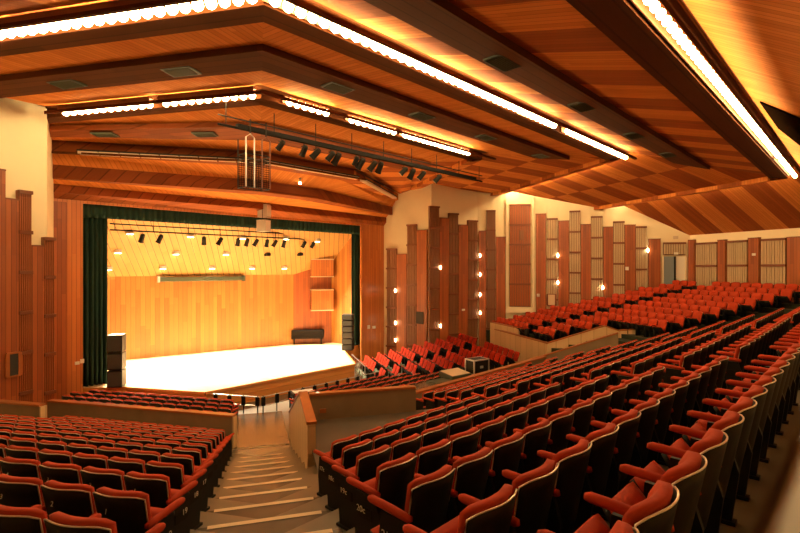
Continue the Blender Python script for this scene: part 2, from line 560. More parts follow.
# (lamp line, soffit height)
LAMPS = {0: (2.15, 3.6), 1: (7.6, 4.7), 2: (12.8, 5.0), 3: (18.25, 4.32)}
mb = MB()
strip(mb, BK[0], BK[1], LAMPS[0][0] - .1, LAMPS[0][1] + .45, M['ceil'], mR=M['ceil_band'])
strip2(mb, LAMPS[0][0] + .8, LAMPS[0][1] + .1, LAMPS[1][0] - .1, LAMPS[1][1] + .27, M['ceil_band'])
strip2(mb, LAMPS[1][0] + .85, LAMPS[1][1] + .1, LAMPS[2][0] - .1, LAMPS[2][1] + .25, M['ceil'])
strip2(mb, LAMPS[2][0] + .85, LAMPS[2][1] + .1, LAMPS[3][0] - .1, LAMPS[3][1] + .45, M['ceil'])
strip(mb, LAMPS[3][0] + .85, LAMPS[3][1] + .08, 20.15, 3.95, M['ceil'])
strip(mb, 21.05, 3.55, 22.5, 3.28, M['ceil'])
struct(mb.build('ceiling'), 'board lined ceiling panels folding down in steps towards the stage')

def panel_h(Y):
    L = [(BK[0], BK[1]), (LAMPS[0][0] - .1, LAMPS[0][1] + .45), (LAMPS[0][0] + .8, LAMPS[0][1] + .1), (LAMPS[1][0] - .1, LAMPS[1][1] + .27),
         (LAMPS[1][0] + .85, LAMPS[1][1] + .1), (LAMPS[2][0] - .1, LAMPS[2][1] + .25), (LAMPS[2][0] + .85, LAMPS[2][1] + .1),
         (LAMPS[3][0] - .1, LAMPS[3][1] + .45)]
    for (y0, h0), (y1, h1) in zip(L, L[1:]):
        if y0 <= Y <= y1:
            return h0 + (h1 - h0) * (Y - y0) / (y1 - y0)

def beam(name, prof, m, label, facets='LCR'):
    mb = MB()
    for (y0, h0), (y1, h1) in zip(prof, prof[1:]):
        strip(mb, y0, h0, y1, h1, m, facets, swap=True)
    return struct(mb.build(name), label)
names = ['above the top rows', 'over the middle rows', 'over the landing', 'before the proscenium']
for k, (y, h) in LAMPS.items():
    up = 0.29 if k else .47
    if k == 3: up = .47
    w = 0.82 if k < 3 else 0.85
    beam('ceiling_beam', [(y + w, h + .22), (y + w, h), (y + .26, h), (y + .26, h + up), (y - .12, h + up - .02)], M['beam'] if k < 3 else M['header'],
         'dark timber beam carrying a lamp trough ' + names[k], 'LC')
    hr = h - .08 if k < 3 else h
    mb = MB()
    for (y0, h0), (y1, h1) in zip([(y + w, h + .12), (y + w, hr), (y + .26, hr + .05), (y + .26, h + up + .08), (y - .12, h + up - .02)][:-1],
                                  [(y + w, hr), (y + .26, hr + .05), (y + .26, h + up), (y - .12, h + up - .02)]):
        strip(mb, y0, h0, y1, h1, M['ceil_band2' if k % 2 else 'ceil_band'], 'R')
    struct(mb.build('ceiling_step'), 'stepped edge of the banded ceiling over the far wing')
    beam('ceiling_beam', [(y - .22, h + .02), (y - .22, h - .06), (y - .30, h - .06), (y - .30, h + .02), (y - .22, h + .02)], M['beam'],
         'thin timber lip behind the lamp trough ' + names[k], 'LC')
BEAMS = {'B0': (4.85, 6.05), 'B1': (9.7, 11.0), 'B2': (15.15, 16.5)}
for k, (y0, y1) in BEAMS.items():
    h0, h1 = panel_h(y0), panel_h(y1)
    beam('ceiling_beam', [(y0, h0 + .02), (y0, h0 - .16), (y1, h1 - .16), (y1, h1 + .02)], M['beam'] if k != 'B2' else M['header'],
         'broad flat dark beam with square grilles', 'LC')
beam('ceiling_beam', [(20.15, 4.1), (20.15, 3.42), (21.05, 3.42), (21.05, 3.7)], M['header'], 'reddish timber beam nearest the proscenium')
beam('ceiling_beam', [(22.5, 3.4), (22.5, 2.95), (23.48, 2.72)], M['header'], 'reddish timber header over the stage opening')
# a closing roof above the panels
mb = MB()
mb.box((AXIS, 11, EZ + 6.4), (64, 30, 0.2), M['concrete'])
struct(mb.build('ceiling_slab'), 'roof slab above the timber ceiling')

# ------------------------------------------------------------------ lamp troughs
def along(f, Y, t):
    a = O.y - Y
    if f == 'C':
        return Vector((O.x + t, Y))
    k = a * T30
    if f == 'L':                               # t runs from the fold outwards
        return Vector((O.x - k, Y)) - FACET['L'][1] * t
    return Vector((O.x + k, Y)) + FACET['R'][1] * t
bulb_me = None
def trough(f, key, t0, t1, label, gap=0.27, lit=True, rad=0.105):
    global bulb_me
    y, h = LAMPS[key]
    p0, p1 = along(f, y + .02, t0), along(f, y + .02, t1)
    L = (p1 - p0).length
    d = (p1 - p0).normalized(); n = Vector((-d.y, d.x))
    c = (p0 + p1) / 2
    rt = empty('cove_light', (c.x, c.y, EZ + h), math.atan2(d.y, d.x))
    tag(rt, label, 'light', 'ceiling lamp troughs')
    m = MB()
    m.box((0, 0.05, 0.19), (L, 0.09, 0.05), M['reflector'])
    m.box((0, 0.18, 0.12), (L, 0.02, 0.18), M['reflector'])
    m.build('lamp_rail', rt)
    nb = max(2, int(L / gap))
    if bulb_me is None:
        q = MB(); q.blob((0, 0, 0), (rad, rad, rad * 1.1), M['bulb'], 8, 6)
        q.tube([(0, 0, rad * .9), (0, 0, 0.16)], 0.04, M['rail'], 6)
        bulb_me = q.mesh('lamp_bulb', smooth=True)
    for i in range(nb):
        b = bpy.data.objects.new('lamp_bulb', bulb_me)
        COL.objects.link(b); b.parent = rt
        if key == 0: b.scale = (.66, .66, .66)
        b.location = (-L / 2 + (i + .5) * L / nb, 0, 0.03 if f != 'R' else 0.19)
    return rt
a1 = O.y - LAMPS[1][0]; k1 = a1 * T30
a2 = O.y - LAMPS[2][0]; k2 = a2 * T30
a0 = O.y - LAMPS[0][0]; k0 = a0 * T30
sl1 = side_len('R', a1) - .3; sl0 = side_len('R', a0) - .3
trough('L', 1, 0.1, 11.5, 'lit lamp trough running from the ceiling fold to the plain cream wall, larger one')
trough('C', 1, -k1 + .1, 2.1, 'long lit lamp trough over the middle rows, starting at the ceiling fold')
trough('C', 1, 2.9, k1 - .15, 'short lit lamp trough over the middle rows ending by the timber side panels')
trough('R', 1, 0.5, sl1, 'lamp trough hidden behind the step above the timber side wall')
trough('C', 0, -k0 + 4, 7.0, 'longest lit lamp trough above the top rows of seats')
trough('C', 0, 7.4, k0 - .1, 'lit lamp trough above the top rows ending at the rear fold')
trough('R', 0, 0.5, sl0, 'lamp trough hidden above the rear timber wall', gap=0.45)
# third beam: broken into shorter lengths
def t_of(px, key):
    y, h = LAMPS[key]
    p, s = hit(px, (0, y), (10, y))
    return p.x - O.x
trough('L', 2, 0.15, 3.4, 'lit lamp trough next to the fold over the hanging cage', gap=0.28)
trough('L', 2, 3.7, 7.2, 'lit lamp trough on the third beam reaching the plain cream wall', gap=0.28)
for q0, q1, w in ((286, 330, 'first short lamp trough past the fold, above the lighting bar'), (349, 397, 'second short lamp trough past the fold, above the lighting bar'),
               (403, 470, 'last lamp trough on the third beam, above the end of the lighting bar')):
    trough('C', 2, t_of(q0, 2), t_of(q1, 2), w, gap=0.27)

# unlit strip of opal boxes on the last beam
def opal(p0, p1, z, n, label):
    d = (p1 - p0); L = d.length; d.normalize()
    c = (p0 + p1) / 2
    rt = empty('strip_light', (c.x, c.y, z), math.atan2(d.y, d.x))
    tag(rt, label, 'light', 'unlit opal strip lights')
    w = L / n
    m = MB(); m.box((0, 0, 0.05), (L, 0.30, 0.06), M['black']); m.build('housing', rt)
    for i in range(n):
        m = MB(); m.box((-L / 2 + (i + .5) * w, 0, -0.03), (w - .06, 0.26, 0.10), M['diffuser']); m.build('diffuser', rt)
rg = ring(LAMPS[3][0] - 0.02)
opal(rg[0].lerp(rg[1], 0.12), rg[0].lerp(rg[1], 0.97), EZ + 4.37, 9, 'row of unlit opal boxes along the last beam on the curtain wall side')
opal(rg[1].lerp(rg[2], 0.02), rg[1].lerp(rg[2], 0.97), EZ + 4.37, 7, 'row of unlit opal boxes along the middle of the last beam')
opal(rg[2].lerp(rg[3], 0.04), rg[2].lerp(rg[3], 0.85), EZ + 4.37, 8, 'row of unlit opal boxes on the last beam, ending at the timber side wall')

# ceiling grilles
def vent(p, z, rz, tilt, label):
    rt = empty('ceiling_vent', (p[0], p[1], z), rz)
    tag(rt, label, 'vent', 'ceiling grilles')
    m = MB()
    m.box((0, 0, -.02), (0.80, 0.50, 0.04), M['vent']); b = m.build('frame', rt)
    m = MB()
    for i in range(8):
        m.box((0, -0.18 + i * 0.052, -0.05), (0.70, 0.012, 0.03), M['vent'])
    m.build('louvres', rt)
for key, px_list in (('B0', [(504, 'C'), (583, 'C'), (635, 'C'), (669, 'C')]), ('B1', [(338, 'C'), (422, 'C'), (486, 'C'), (541, 'C'), (67, 'L'), (181, 'L')]), ('B2', [(105, 'L'), (205, 'L')])):
    y0, y1 = BEAMS[key]; ym = (y0 + y1) / 2
    for j, (px, f) in enumerate(px_list):
        g = ring(ym)
        A, B = (g[1], g[2]) if f == 'C' else (g[0], g[1])
        p, s = hit(px, A, B)
        d = (B - A).normalized()
        where = {'B0': 'beam crossing above the top rows', 'B1': 'beam over the middle rows', 'B2': 'reddish beam behind the hanging cage'}[key]
        side = 'before' if f == 'L' else 'past'
        vent(p, EZ + panel_h(ym) - .165, math.atan2(d.y, d.x), 0, f'{ORD[j + 1 if f == "C" or key == "B2" else j - 3]} dark grille {side} the fold on the {where}')
# projection hatch in the rear ceiling panel
def on_panel_c(px, py, ya, ha, yb, hb):
    """point of the middle-facet panel between two lines seen at px,py"""
    d = ray(px); zr = (HOR - py) / F
    sl = (hb - ha) / (yb - ya)
    s = (ha - sl * ya) / (zr - sl * d.y)
    return Vector((d.x * s, d.y * s, EZ + zr * s))
pts = [on_panel_c(x, y, BK[0], BK[1], LAMPS[0][0] - .1, LAMPS[0][1] + .45) for x, y in ((760, 100), (812, 122), (812, 153), (778, 126))]
mb = MB(); mb.extrude([p - Vector((0, 0, 0.06)) for p in pts], (0, 0, 0.05), M['hatch'])
tag(mb.build('ceiling_hatch'), 'dark timber hatch in the bright rear ceiling panel', 'hatch')

# ------------------------------------------------------------------ timber panels on the side and rear walls
def plan_basis(A, B, centre):
    d = (Vector(B) - Vector(A)).normalized()
    n = Vector((-d.y, d.x))
    if n.dot(centre - Vector(A)) < 0: n = -n
    return d, n
def wall_at(px, segs):
    best = None
    for A, B in segs:
        p, s = hit(px, A, B)
        k = (p - A).dot(B - A) / (B - A).length_squared
        if -0.02 <= k <= 1.02 and s > 0 and (best is None or s < best[1]):
            best = (p, s, A, B)
    return best
SEG_R = list(zip(WR, WR[1:]))
SEG_B = [(WR[-1], kR)]
SEG_L = [(WL[1] + (WL[1] - WL[2]) * .12, WL[2]), (WL[2], WL[3])]
def panel(kind, x0, x1, ytop, segs, zb, label, ybot=None, group=None, slat=None):
    xm = (x0 + x1) / 2
    h = wall_at(xm, segs)
    p, s, A, B = h
    p0, s0 = hit(x0, A, B); p1, s1 = hit(x1, A, B)
    d, n = plan_basis(A, B, CEN)
    zt = zat(ytop, s)
    if ybot is not None: zb = zat(ybot, s)
    w = abs((p1 - p0).dot(d)); c = (p0 + p1) / 2
    rt = empty('acoustic_panel', (c.x, c.y, zb), math.atan2(d.y, d.x))
    sg = 1 if Vector((-d.y, d.x)).dot(n) > 0 else -1
    tag(rt, label, 'wall panel', group)
    H = zt - zb
    if kind == 'P':
        m = MB(); m.box((0, sg * .09, H / 2), (w, 0.18, H), M['pylon']); m.build('boarding', rt)
        m = MB(); m.box((0, sg * .09, H + .02), (w + .02, 0.20, 0.05), M['rail']); m.build('top_rail', rt)
    else:
        sm = slat or M['slat']
        m = MB(); m.box((0, sg * .06, H / 2), (w, 0.12, H), M['pylon_dark']); m.build('backing', rt)
        m = MB()
        ns = 6 if w < .9 else 9
        for i in range(ns):
            m.box((-w / 2 + (i + .5) * w / ns, sg * .15, H / 2), (w / ns * .68, 0.06, H - .1), sm)
        m.build('slats', rt)
        z = H
        while z > .3:
            m = MB(); m.box((0, sg * .17, z - .05), (w + .03, 0.12, 0.11), M['rail']); m.build('rail', rt); z -= 1.28
    return rt
FL = STALL - 0.2
def run(items, segs, zb, group, where, slat=None):
    cnt = {'P': 0, 'S': 0}
    for kind, x0, x1, yt in items:
        cnt[kind] += 1
        nm = 'solid timber' if kind == 'P' else ('dark slatted' if slat else 'pale slatted')
        panel(kind, x0, x1, yt, segs, zb, f'{nm} acoustic panel, {ORD[cnt[kind]]} of its kind {where}', group=group, slat=slat)
run([('S', 388, 397.5, 248), ('P', 398, 408, 254), ('S', 408.3, 417.5, 224), ('P', 418, 428, 230), ('S', 428.3, 438, 206), ('P', 438.3, 447.5, 218),
     ('S', 447.8, 457, 213), ('P', 457.3, 466.5, 225), ('S', 466.8, 476, 220), ('P', 479, 486.3, 231), ('S', 486.6, 495.5, 210), ('P', 496, 505.5, 237)],
    SEG_R, FL, 'panels on the timber side wall', 'counting from the stage pilaster', slat=M['pylon_dark'])
run([('P', 536, 546, 214), ('S', 547, 557.5, 218), ('P', 558.3, 569, 221), ('S', 569.5, 580, 210.5), ('P', 580.5, 590.7, 224.5), ('S', 591, 602, 216),
     ('P', 603, 612.7, 227), ('S', 613, 624, 221), ('P', 624.3, 635.2, 225), ('S', 635.6, 646, 226), ('P', 648, 660, 239)],
    SEG_R, EZ - 4.6, 'panels above the rising red rows', 'counting from the tall recessed shutter')
run([('P', 690.5, 696, 240), ('S', 698, 719, 242), ('P', 720, 727.5, 240), ('S', 729.5, 749.5, 240), ('P', 750.5, 761, 238), ('S', 764, 788, 238), ('P', 789.5, 806, 237), ('S', 809, 832, 237)],
    SEG_B, EZ - 1.9, 'panels on the rear wall', 'along the rear wall from the open doorway')
run([('P', -8, 2, 170), ('P', 2, 15.3, 199.5), ('S', 15.6, 28.3, 190.5), ('P', 28.6, 40.8, 246), ('S', 41, 51.5, 237)], SEG_L, FL, 'panels by the dark curtain',
    'on the wall by the dark curtain', slat=M['pylon'])
# tall recessed shutter with a cream surround
A, B = WR[2], WR[3]
panel('S', 509.5, 530.5, 204, [(A, B)], 0, 'tall dark boarded shutter in a cream recess of the side wall', ybot=306, slat=M['pylon'])
p0, s0 = hit(507, A, B); p1, s1 = hit(533, A, B)
d, n = plan_basis(A, B, CEN)
mb = MB()
for p in (p0, p1):
    c = p + n * .14
    mb.box((c.x, c.y, EZ - 0.1), (0.10, 0.28, 9.0), M['cream'], X=(d.x, d.y, 0), Y=(n.x, n.y, 0))
c = (p0 + p1) / 2 + n * .14
mb.box((c.x, c.y, zat(309, s0)), ((p1 - p0).length, 0.28, 0.35), M['cream'], X=(d.x, d.y, 0), Y=(n.x, n.y, 0))
struct(mb.build('trim_1'), 'cream recess edges round the tall shutter')

pl_, s_ = hit(521.5, A, B)  # added strip lamp that whitens the recess top, not a known fitting
z_ = zat(190, s_); c = pl_ + n * .45
rt = empty('added_recess_light', (c.x, c.y, z_), math.atan2(d.y, d.x)); tag(rt, 'added lamp strip brightening the top of the cream recess above the tall shutter', 'light')
m = MB(); m.box((0, 0, .10), (1.2, .16, .06), M['white']); m.build('housing', rt)
m = MB(); m.tube([(-.55, 0, 0), (.55, 0, 0)], .05, M['bulb'], 8); m.build('tube', rt)

# doorway at the rear corner
A, B = WR[3], WR[4]
d, n = plan_basis(A, B, CEN)
def on_b(px, y=None):
    p, s = hit(px, A, B)
    return p, s
pa, sa = on_b(662.5); pb, sb = on_b(685.5); pm, sm_ = on_b(674.5)
zt, zb = zat(256, sa), row_z(0) - .2
mb = MB()
c = (pa + pm) / 2 + n * .03
mb.box((c.x, c.y, (zt + zb) / 2), ((pm - pa).length, 0.05, zt - zb), M['bluedoor'], X=(d.x, d.y, 0), Y=(n.x, n.y, 0))
c = (pm + pb) / 2 + n * .02
mb.box((c.x, c.y, (zt + zb) / 2), ((pb - pm).length, 0.05, zt - zb), M['white'], X=(d.x, d.y, 0), Y=(n.x, n.y, 0))
for p in (pa, pm, pb):
    c = p + n * .07
    mb.box((c.x, c.y, (zt + zb) / 2), (0.08, 0.14, zt - zb), M['cream'] if p is not pm else M['black'], X=(d.x, d.y, 0), Y=(n.x, n.y, 0))
struct(mb.build('door_1'), 'blue grey door standing beside a bright cream opening')
panel('S', 663, 685, 242, SEG_R, 0, 'short slatted panel over the open doorway', ybot=254.5)

# small plates, signs and boxes on the walls
def plate(px, y, w, h, segs, m, name, label, cat, out=0.2, group=None, border=None, th=0.04):
    p, s, A, B = wall_at(px, segs)
    d, n = plan_basis(A, B, CEN)
    c = p + n * (out + th / 2)
    s_ = s - (out)                                    # nearly the same depth
    mb = MB()
    W, H = w / F * s, h / F * s
    z = zat(y, s)
    mb.box((c.x, c.y, z), (W, th, H), m, X=(d.x, d.y, 0), Y=(n.x, n.y, 0))
    if border:
        for (u, v, a, b) in ((0, H/2, W, .05), (0, -H/2, W, .05), (W/2, 0, .05, H), (-W/2, 0, .05, H)):
            q = c + d * u
            mb.box((q.x, q.y, z + v), (a + .05, th + .03, b), border, X=(d.x, d.y, 0), Y=(n.x, n.y, 0))
    o = mb.build(name)
    return tag(o, label, cat, group)
SEG_P = [(Vector((XL, PY)), Vector((XR, PY)))]
plate(77, 362.5, 4, 3, SEG_P, M['white'], 'wall_switch', 'lower white switch plate on the pilaster by the tall curtain', 'switch', .01)
plate(82, 360.5, 3.4, 4, SEG_P, M['white'], 'wall_switch', 'square white switch plate nearest the tall curtain edge', 'switch', .01)
plate(368.3, 326.5, 3.2, 3.6, SEG_P, M['white'], 'wall_switch', 'white switch plate on the far pilaster beside the speaker stack', 'switch', .01)
plate(373.6, 326.7, 4, 2.6, SEG_P, M['white'], 'wall_switch', 'wide white plate on the far pilaster by the cream wall edge', 'switch', .01)
plate(461.5, 309, 3.4, 1.8, SEG_R, M['white'], 'wall_sign', 'tiny white sign on the dark panels above the red tiers', 'sign', .2)
plate(538.5, 294.6, 2.8, 3.0, SEG_R, M['white'], 'wall_switch', 'white plate low on the panel beside the recessed shutter', 'switch', .2)
plate(626.5, 268, 3.0, 3.4, SEG_R, M['white'], 'wall_switch', 'white plate on the solid panel above the rising rows', 'switch', .2)
plate(757, 254, 3.4, 2.4, SEG_B, M['white'], 'wall_sign', 'small white sign on a solid rear wall panel', 'sign', .2)
plate(675, 253, 3.8, 2.4, SEG_R, M['white'], 'exit_sign', 'small white sign above the open doorway', 'sign', .26)
plate(675.5, 237, 4.5, 3, SEG_R, M['diffuser'], 'wall_sign', 'faint pale plate on the plaster above the doorway', 'sign', .02)
plate(9.2, 363.5, 11, 23, SEG_L, M['grille'], 'wall_speaker', 'dark square speaker on the wall by the curtain', 'speaker', .2, border=M['cap'])
plate(421.5, 317, 8.5, 12, SEG_R, M['grille'], 'wall_speaker', 'dark speaker on the panels behind the red tiers', 'speaker', .2)
plate(551.5, 299, 8, 11, SEG_R, M['diffuser'], 'wall_notice', 'small framed notice on a slatted panel above the rows', 'notice', .24, border=M['rail'])
plate(521.8, 235, 4.5, 10, SEG_R, M['pylon_dark'], 'wall_hatch', 'small hatch set in the tall dark shutter', 'hatch', .22)

# lamps between the panels
lamp_pts = [(397.9, 290), (397.9, 322), (397.9, 339), (438.1, 267), (438.1, 325), (477.4, 255), (477.4, 274), (477.4, 294), (477.4, 312), (557.9, 255), (557.9, 282), (602.5, 287), (647, 250)]
where = ['upper wall lamp at the first slatted panel', 'middle wall lamp at the first slatted panel', 'lowest wall lamp at the first slatted panel behind tier seats',
         'wall lamp high beside the tallest dark slatted panel', 'wall lamp low beside the tallest dark slatted panel', 'topmost of four lamps at the corner joint of the side wall',
         'second of four lamps down the wall corner joint', 'third of four lamps down the wall corner joint', 'lowest of four lamps down the wall corner joint',
         'upper lamp beside the first pale slatted panel', 'lower lamp beside the first pale slatted panel', 'low lamp beside the third pale slatted panel', 'single lamp beside the last pale slatted panel near the doorway']
for (px, y), lb in zip(lamp_pts, where):
    p, s, A, B = wall_at(px, SEG_R)
    d, n = plan_basis(A, B, CEN)
    z = zat(y, s); c = p + n * .30
    rt = empty('wall_lamp', (c.x, c.y, z)); tag(rt, lb, 'lamp', 'lamps between the timber panels')
    m = MB(); m.tube([(-n.x * .3, -n.y * .3, -.1), (0, 0, -.1)], .02, M['black'], 6); m.build('bracket', rt)
    m = MB(); m.blob((0, 0, 0), (.055, .055, .12), M['sconce'], 8, 6); m.build('bulb', rt, smooth=True)

# ------------------------------------------------------------------ stage
P1, P2, P3, P4 = Vector((18.3, 27.15)), Vector((20.4, 25.9)), Vector((20.6, 23.95)), Vector((3.0, 30.37))
mb = MB()
apron = [(XOL - .3, PY + .4), (5.75, PY), (6.95, 22.6), (8.85, 19.4), (16.8, 19.4), (18.65, 22.4), (19.8, PY), (XOR + .3, PY + .4), (21.2, 25.5), (18.6, 27.6), (3.0, 30.8), (3.0, PY + .4)]
top = [Vector((x, y, STAGE)) for x, y in apron]
mb.planar([top[i] for i in range(len(top))], M['stage_floor'])
for i in range(0, 7):
    A, B = top[i], top[i + 1]
    L = (B - A).length
    q = [Vector((A.x, A.y, -.3)), Vector((B.x, B.y, -.3)), B, A]
    mb.face(q, M['apron'], [(0, 0), (0, L), (STAGE + .3, L), (STAGE + .3, 0)])
    dd = (B - A).normalized(); nn = Vector((dd.y, -dd.x, 0))
    if i in (2, 3, 4):
        mb.box((A + B) / 2 + nn * .03 - Vector((0, 0, .06)), (L, .08, .12), M['apron'], X=dd, Y=nn, uvswap=True)
struct(mb.build('floor_stage'), 'bright timber stage floor with a boarded angular front')

def splane(x, y):
    return EZ + 2.0 - 0.195 * (x - 20.5) - 0.936 * (y - 24.0)
mb = MB()
for A, B in ((P4, P1), (P1, P2), (P2, P3)):
    u0 = 0.0
    q = [V3(A, STAGE - .05), V3(B, STAGE - .05), Vector((B.x, B.y, splane(*B))), Vector((A.x, A.y, splane(*A)))]
    L = (B - A).length
    mb.face(q, M['stage_wall'] if A is not P1 else M['pylon'], [(0, 0), (L, 0), (L, q[2].z - q[1].z), (0, q[3].z - q[0].z)])
A = Vector((3.0, 23.9))
q = [V3(P4, STAGE), V3(A, STAGE), Vector((A.x, A.y, splane(*A))), Vector((P4.x, P4.y, splane(*P4)))]
mb.face(q, M['stage_wall'], [(0, 0), (6, 0), (6, 7), (0, 7)])
# outer skins so that the shell has thickness
for A, B in ((P4, P1), (P1, P2), (P2, P3)):
    d = (B - A).normalized(); n = Vector((-d.y, d.x))
    if n.dot(Vector((13, 24)) - A) > 0: n = -n
    c = (A + B) / 2 + n * .16
    H = max(splane(*A), splane(*B)) - STAGE
    mb.box((c.x, c.y, STAGE + H / 2), ((B - A).length, .12, H), M['matte'], X=(d.x, d.y, 0), Y=(n.x, n.y, 0))
struct(mb.build('wall_stage'), 'honey coloured boarded shell round the stage')
mb = MB()
pl = [P4, P1, P2, P3, Vector((3.0, 23.9))]
q = [Vector((p.x, p.y, splane(*p))) for p in pl]
mb.face(q, M['stage_ceiling'], [((p.x * .8 - p.y * .6), (p.x * .6 + p.y * .8)) for p in pl])
mb.face([p + Vector((0, 0, .1)) for p in q][::-1], M['matte'])
struct(mb.build('ceiling_stage'), 'sloping pale boarded ceiling of the stage shell')

def on_stage_ceiling(px, py):
    d = ray(px); zr = (HOR - py) / F
    # z = c + gx x + gy y
    c = EZ + 2.0 + 0.195 * 20.5 + 0.936 * 24.0
    s = (c - EZ) / (zr + 0.195 * d.x + 0.936 * d.y)
    return Vector((d.x * s, d.y * s, EZ + zr * s))
nrm = Vector((0.195, 0.936, 1)).normalized()
cans = [(130, 232), (190.5, 235), (242.5, 237), (286, 237.5), (317.5, 240), (118, 251), (176, 252.5), (226, 253), (108.5, 268), (163, 267), (212, 267), (252, 267), (284.5, 267), (267.5, 254), (300, 254)]
wh = ['front row', 'front row', 'front row', 'front row', 'front row', 'middle row', 'middle row', 'middle row', 'rear row', 'rear row', 'rear row', 'rear row', 'rear row', 'x', 'x']
num = {}
for (px, py), w in zip(cans, wh):
    p = on_stage_ceiling(px, py)
    rt = empty('stage_downlight', p - Vector((0, 0, .02)))
    if w == 'x':
        num['x'] = num.get('x', 0) + 1
        tag(rt, f'unlit dark downlight in the stage ceiling, {ORD[num["x"]]} from the curtain', 'light', 'unlit stage downlights')
    else:
        num[w] = num.get(w, 0) + 1
        tag(rt, f'lit stage downlight, {ORD[num[w]]} from the tall curtain in the {w}', 'light', 'lit stage downlights')
    m = MB(); m.tube([(0, 0, .12), (0, 0, -.06)], [.19, .21], M['white'] if w != 'x' else M['black'], 12); m.build('housing', rt)
    m = MB(); m.tube([(0, 0, -.055), (0, 0, -.075)], .15, M['stagelamp'] if w != 'x' else M['matte'], 12); m.build('lens', rt)

# lit spots for the lamps (aimed straight down from the fittings)
for (px, py), w in zip(cans, wh):
    if w == 'x': continue
    p = on_stage_ceiling(px, py)
    ld = bpy.data.lights.new('stage_lamp_beam', 'SPOT')
    ld.energy = 12000 if w != 'rear row' else 8000; ld.color = (1.0, 0.82, 0.54); ld.spot_size = R(80) if w != 'rear row' else R(62); ld.spot_blend = 0.8; ld.shadow_soft_size = 0.14
    lo = bpy.data.objects.new('stage_lamp_beam', ld); COL.objects.link(lo)
    lo.location = p - Vector((0, 0, .16))
    lo.rotation_euler = (R(-22), 0, 0)

# curtains
def curtain(name, p0, p1, z0, z1, label, folds, depth=.09, cat='curtain'):
    p0, p1 = Vector(p0), Vector(p1)
    d = (p1 - p0); L = d.length; d.normalize(); n = Vector((-d.y, d.x))
    mb = MB(); nu = folds * 6
    def P(i, z, k):
        u = i / nu
        o = math.sin(u * folds * 2 * math.pi) * depth * k + math.sin(u * folds * .7 * 2 * math.pi) * depth * .3
        q = p0 + d * (L * u) + n * o
        return Vector((q.x, q.y, z))
    lv = [z0 + (z1 - z0) * j / 4 for j in range(5)]
    for i in range(nu):
        for j in range(4):
            k0, k1 = 1.15 - .12 * j, 1.15 - .12 * (j + 1)
            mb.face([P(i, lv[j], k0), P(i+1, lv[j], k0), P(i+1, lv[j+1], k1), P(i, lv[j+1], k1)], M['curtain'])
    ob = mb.build(name, smooth=True)
    so = ob.modifiers.new('thickness', 'SOLIDIFY'); so.thickness = .02
    return tag(ob, label, cat)
curtain('stage_curtain', (XOL - .25, PY + .42), (6.55, PY + .42), STAGE - .0, VT + .1, 'tall dark green curtain leg on the near edge of the stage', 7)
curtain('stage_curtain', (20.44, PY + .34), (XOR + .3, PY + .34), STAGE, VT + .1, 'narrow dark green curtain leg beside the far pilaster', 3)
curtain('stage_valance', (XOL - .2, PY + .28), (XOR + .2, PY + .28), EZ + 2.06, VT + .15, 'long dark green valance across the top of the stage', 60, .05)

# lighting batten over the stage
by = 25.0
zb_ = EZ + .067 * by
xa, xb = hit(110, (0, by), (1, by))[0].x, hit(345, (0, by), (1, by))[0].x
rt = empty('stage_batten', ((xa + xb) / 2, by, zb_)); tag(rt, 'black pipe batten hung across the front of the stage', 'lighting bar')
L = xb - xa
m = MB(); m.tube([(-L/2, 0, 0), (L/2, 0, 0)], .035, M['matte'], 8); m.tube([(-L/2, 0, .28), (L/2, 0, .28)], .03, M['matte'], 8); m.build('pipe', rt)
m = MB()
for i in range(9):
    x = -L / 2 + .2 + i * (L - .4) / 8
    m.tube([(x, 0, 0), (x, 0, .28)], .02, M['matte'], 6)
    m.tube([(x, 0, .28), (x, 0, .75)], .01, M['matte'], 5)
m.build('hangers', rt)
def spot_fixture(name, loc, aim, label, group, sz=1.0, m_=None):
    rt = empty(name, loc); tag(rt, label, 'spotlight', group)
    a = Vector(aim).normalized()
    m = MB(); m.tube([(0, 0, 0), (0, 0, -.14 * sz)], .018 * sz, M['black'], 6)
    m.box((0, 0, -.16 * sz), (.26 * sz, .03, .03), M['black']); m.build('yoke', rt)
    c = Vector((0, 0, -.30 * sz))
    m = MB(); m.tube([c - a * .22 * sz, c - a * .15 * sz, c + a * .16 * sz, c + a * .24 * sz], [.07 * sz, .11 * sz, .12 * sz, .14 * sz], M['black'], 10); m.build('body', rt)
    m = MB(); m.tube([c + a * .235 * sz, c + a * .25 * sz], .11 * sz, M['diffuser'], 10); m.build('lens', rt)
for j, px in enumerate((142, 160, 204, 220, 238, 247, 256, 267, 275, 284, 304, 313)):
    x = hit(px, (0, by), (1, by))[0].x
    spot_fixture('stage_spotlight', (x, by, zb_ - .03), (random.uniform(-.5, .5), .4, -1), f'black spotlight on the stage batten, {ORD[j + 1]} from the tall curtain', 'spotlights on the stage batten', .95)

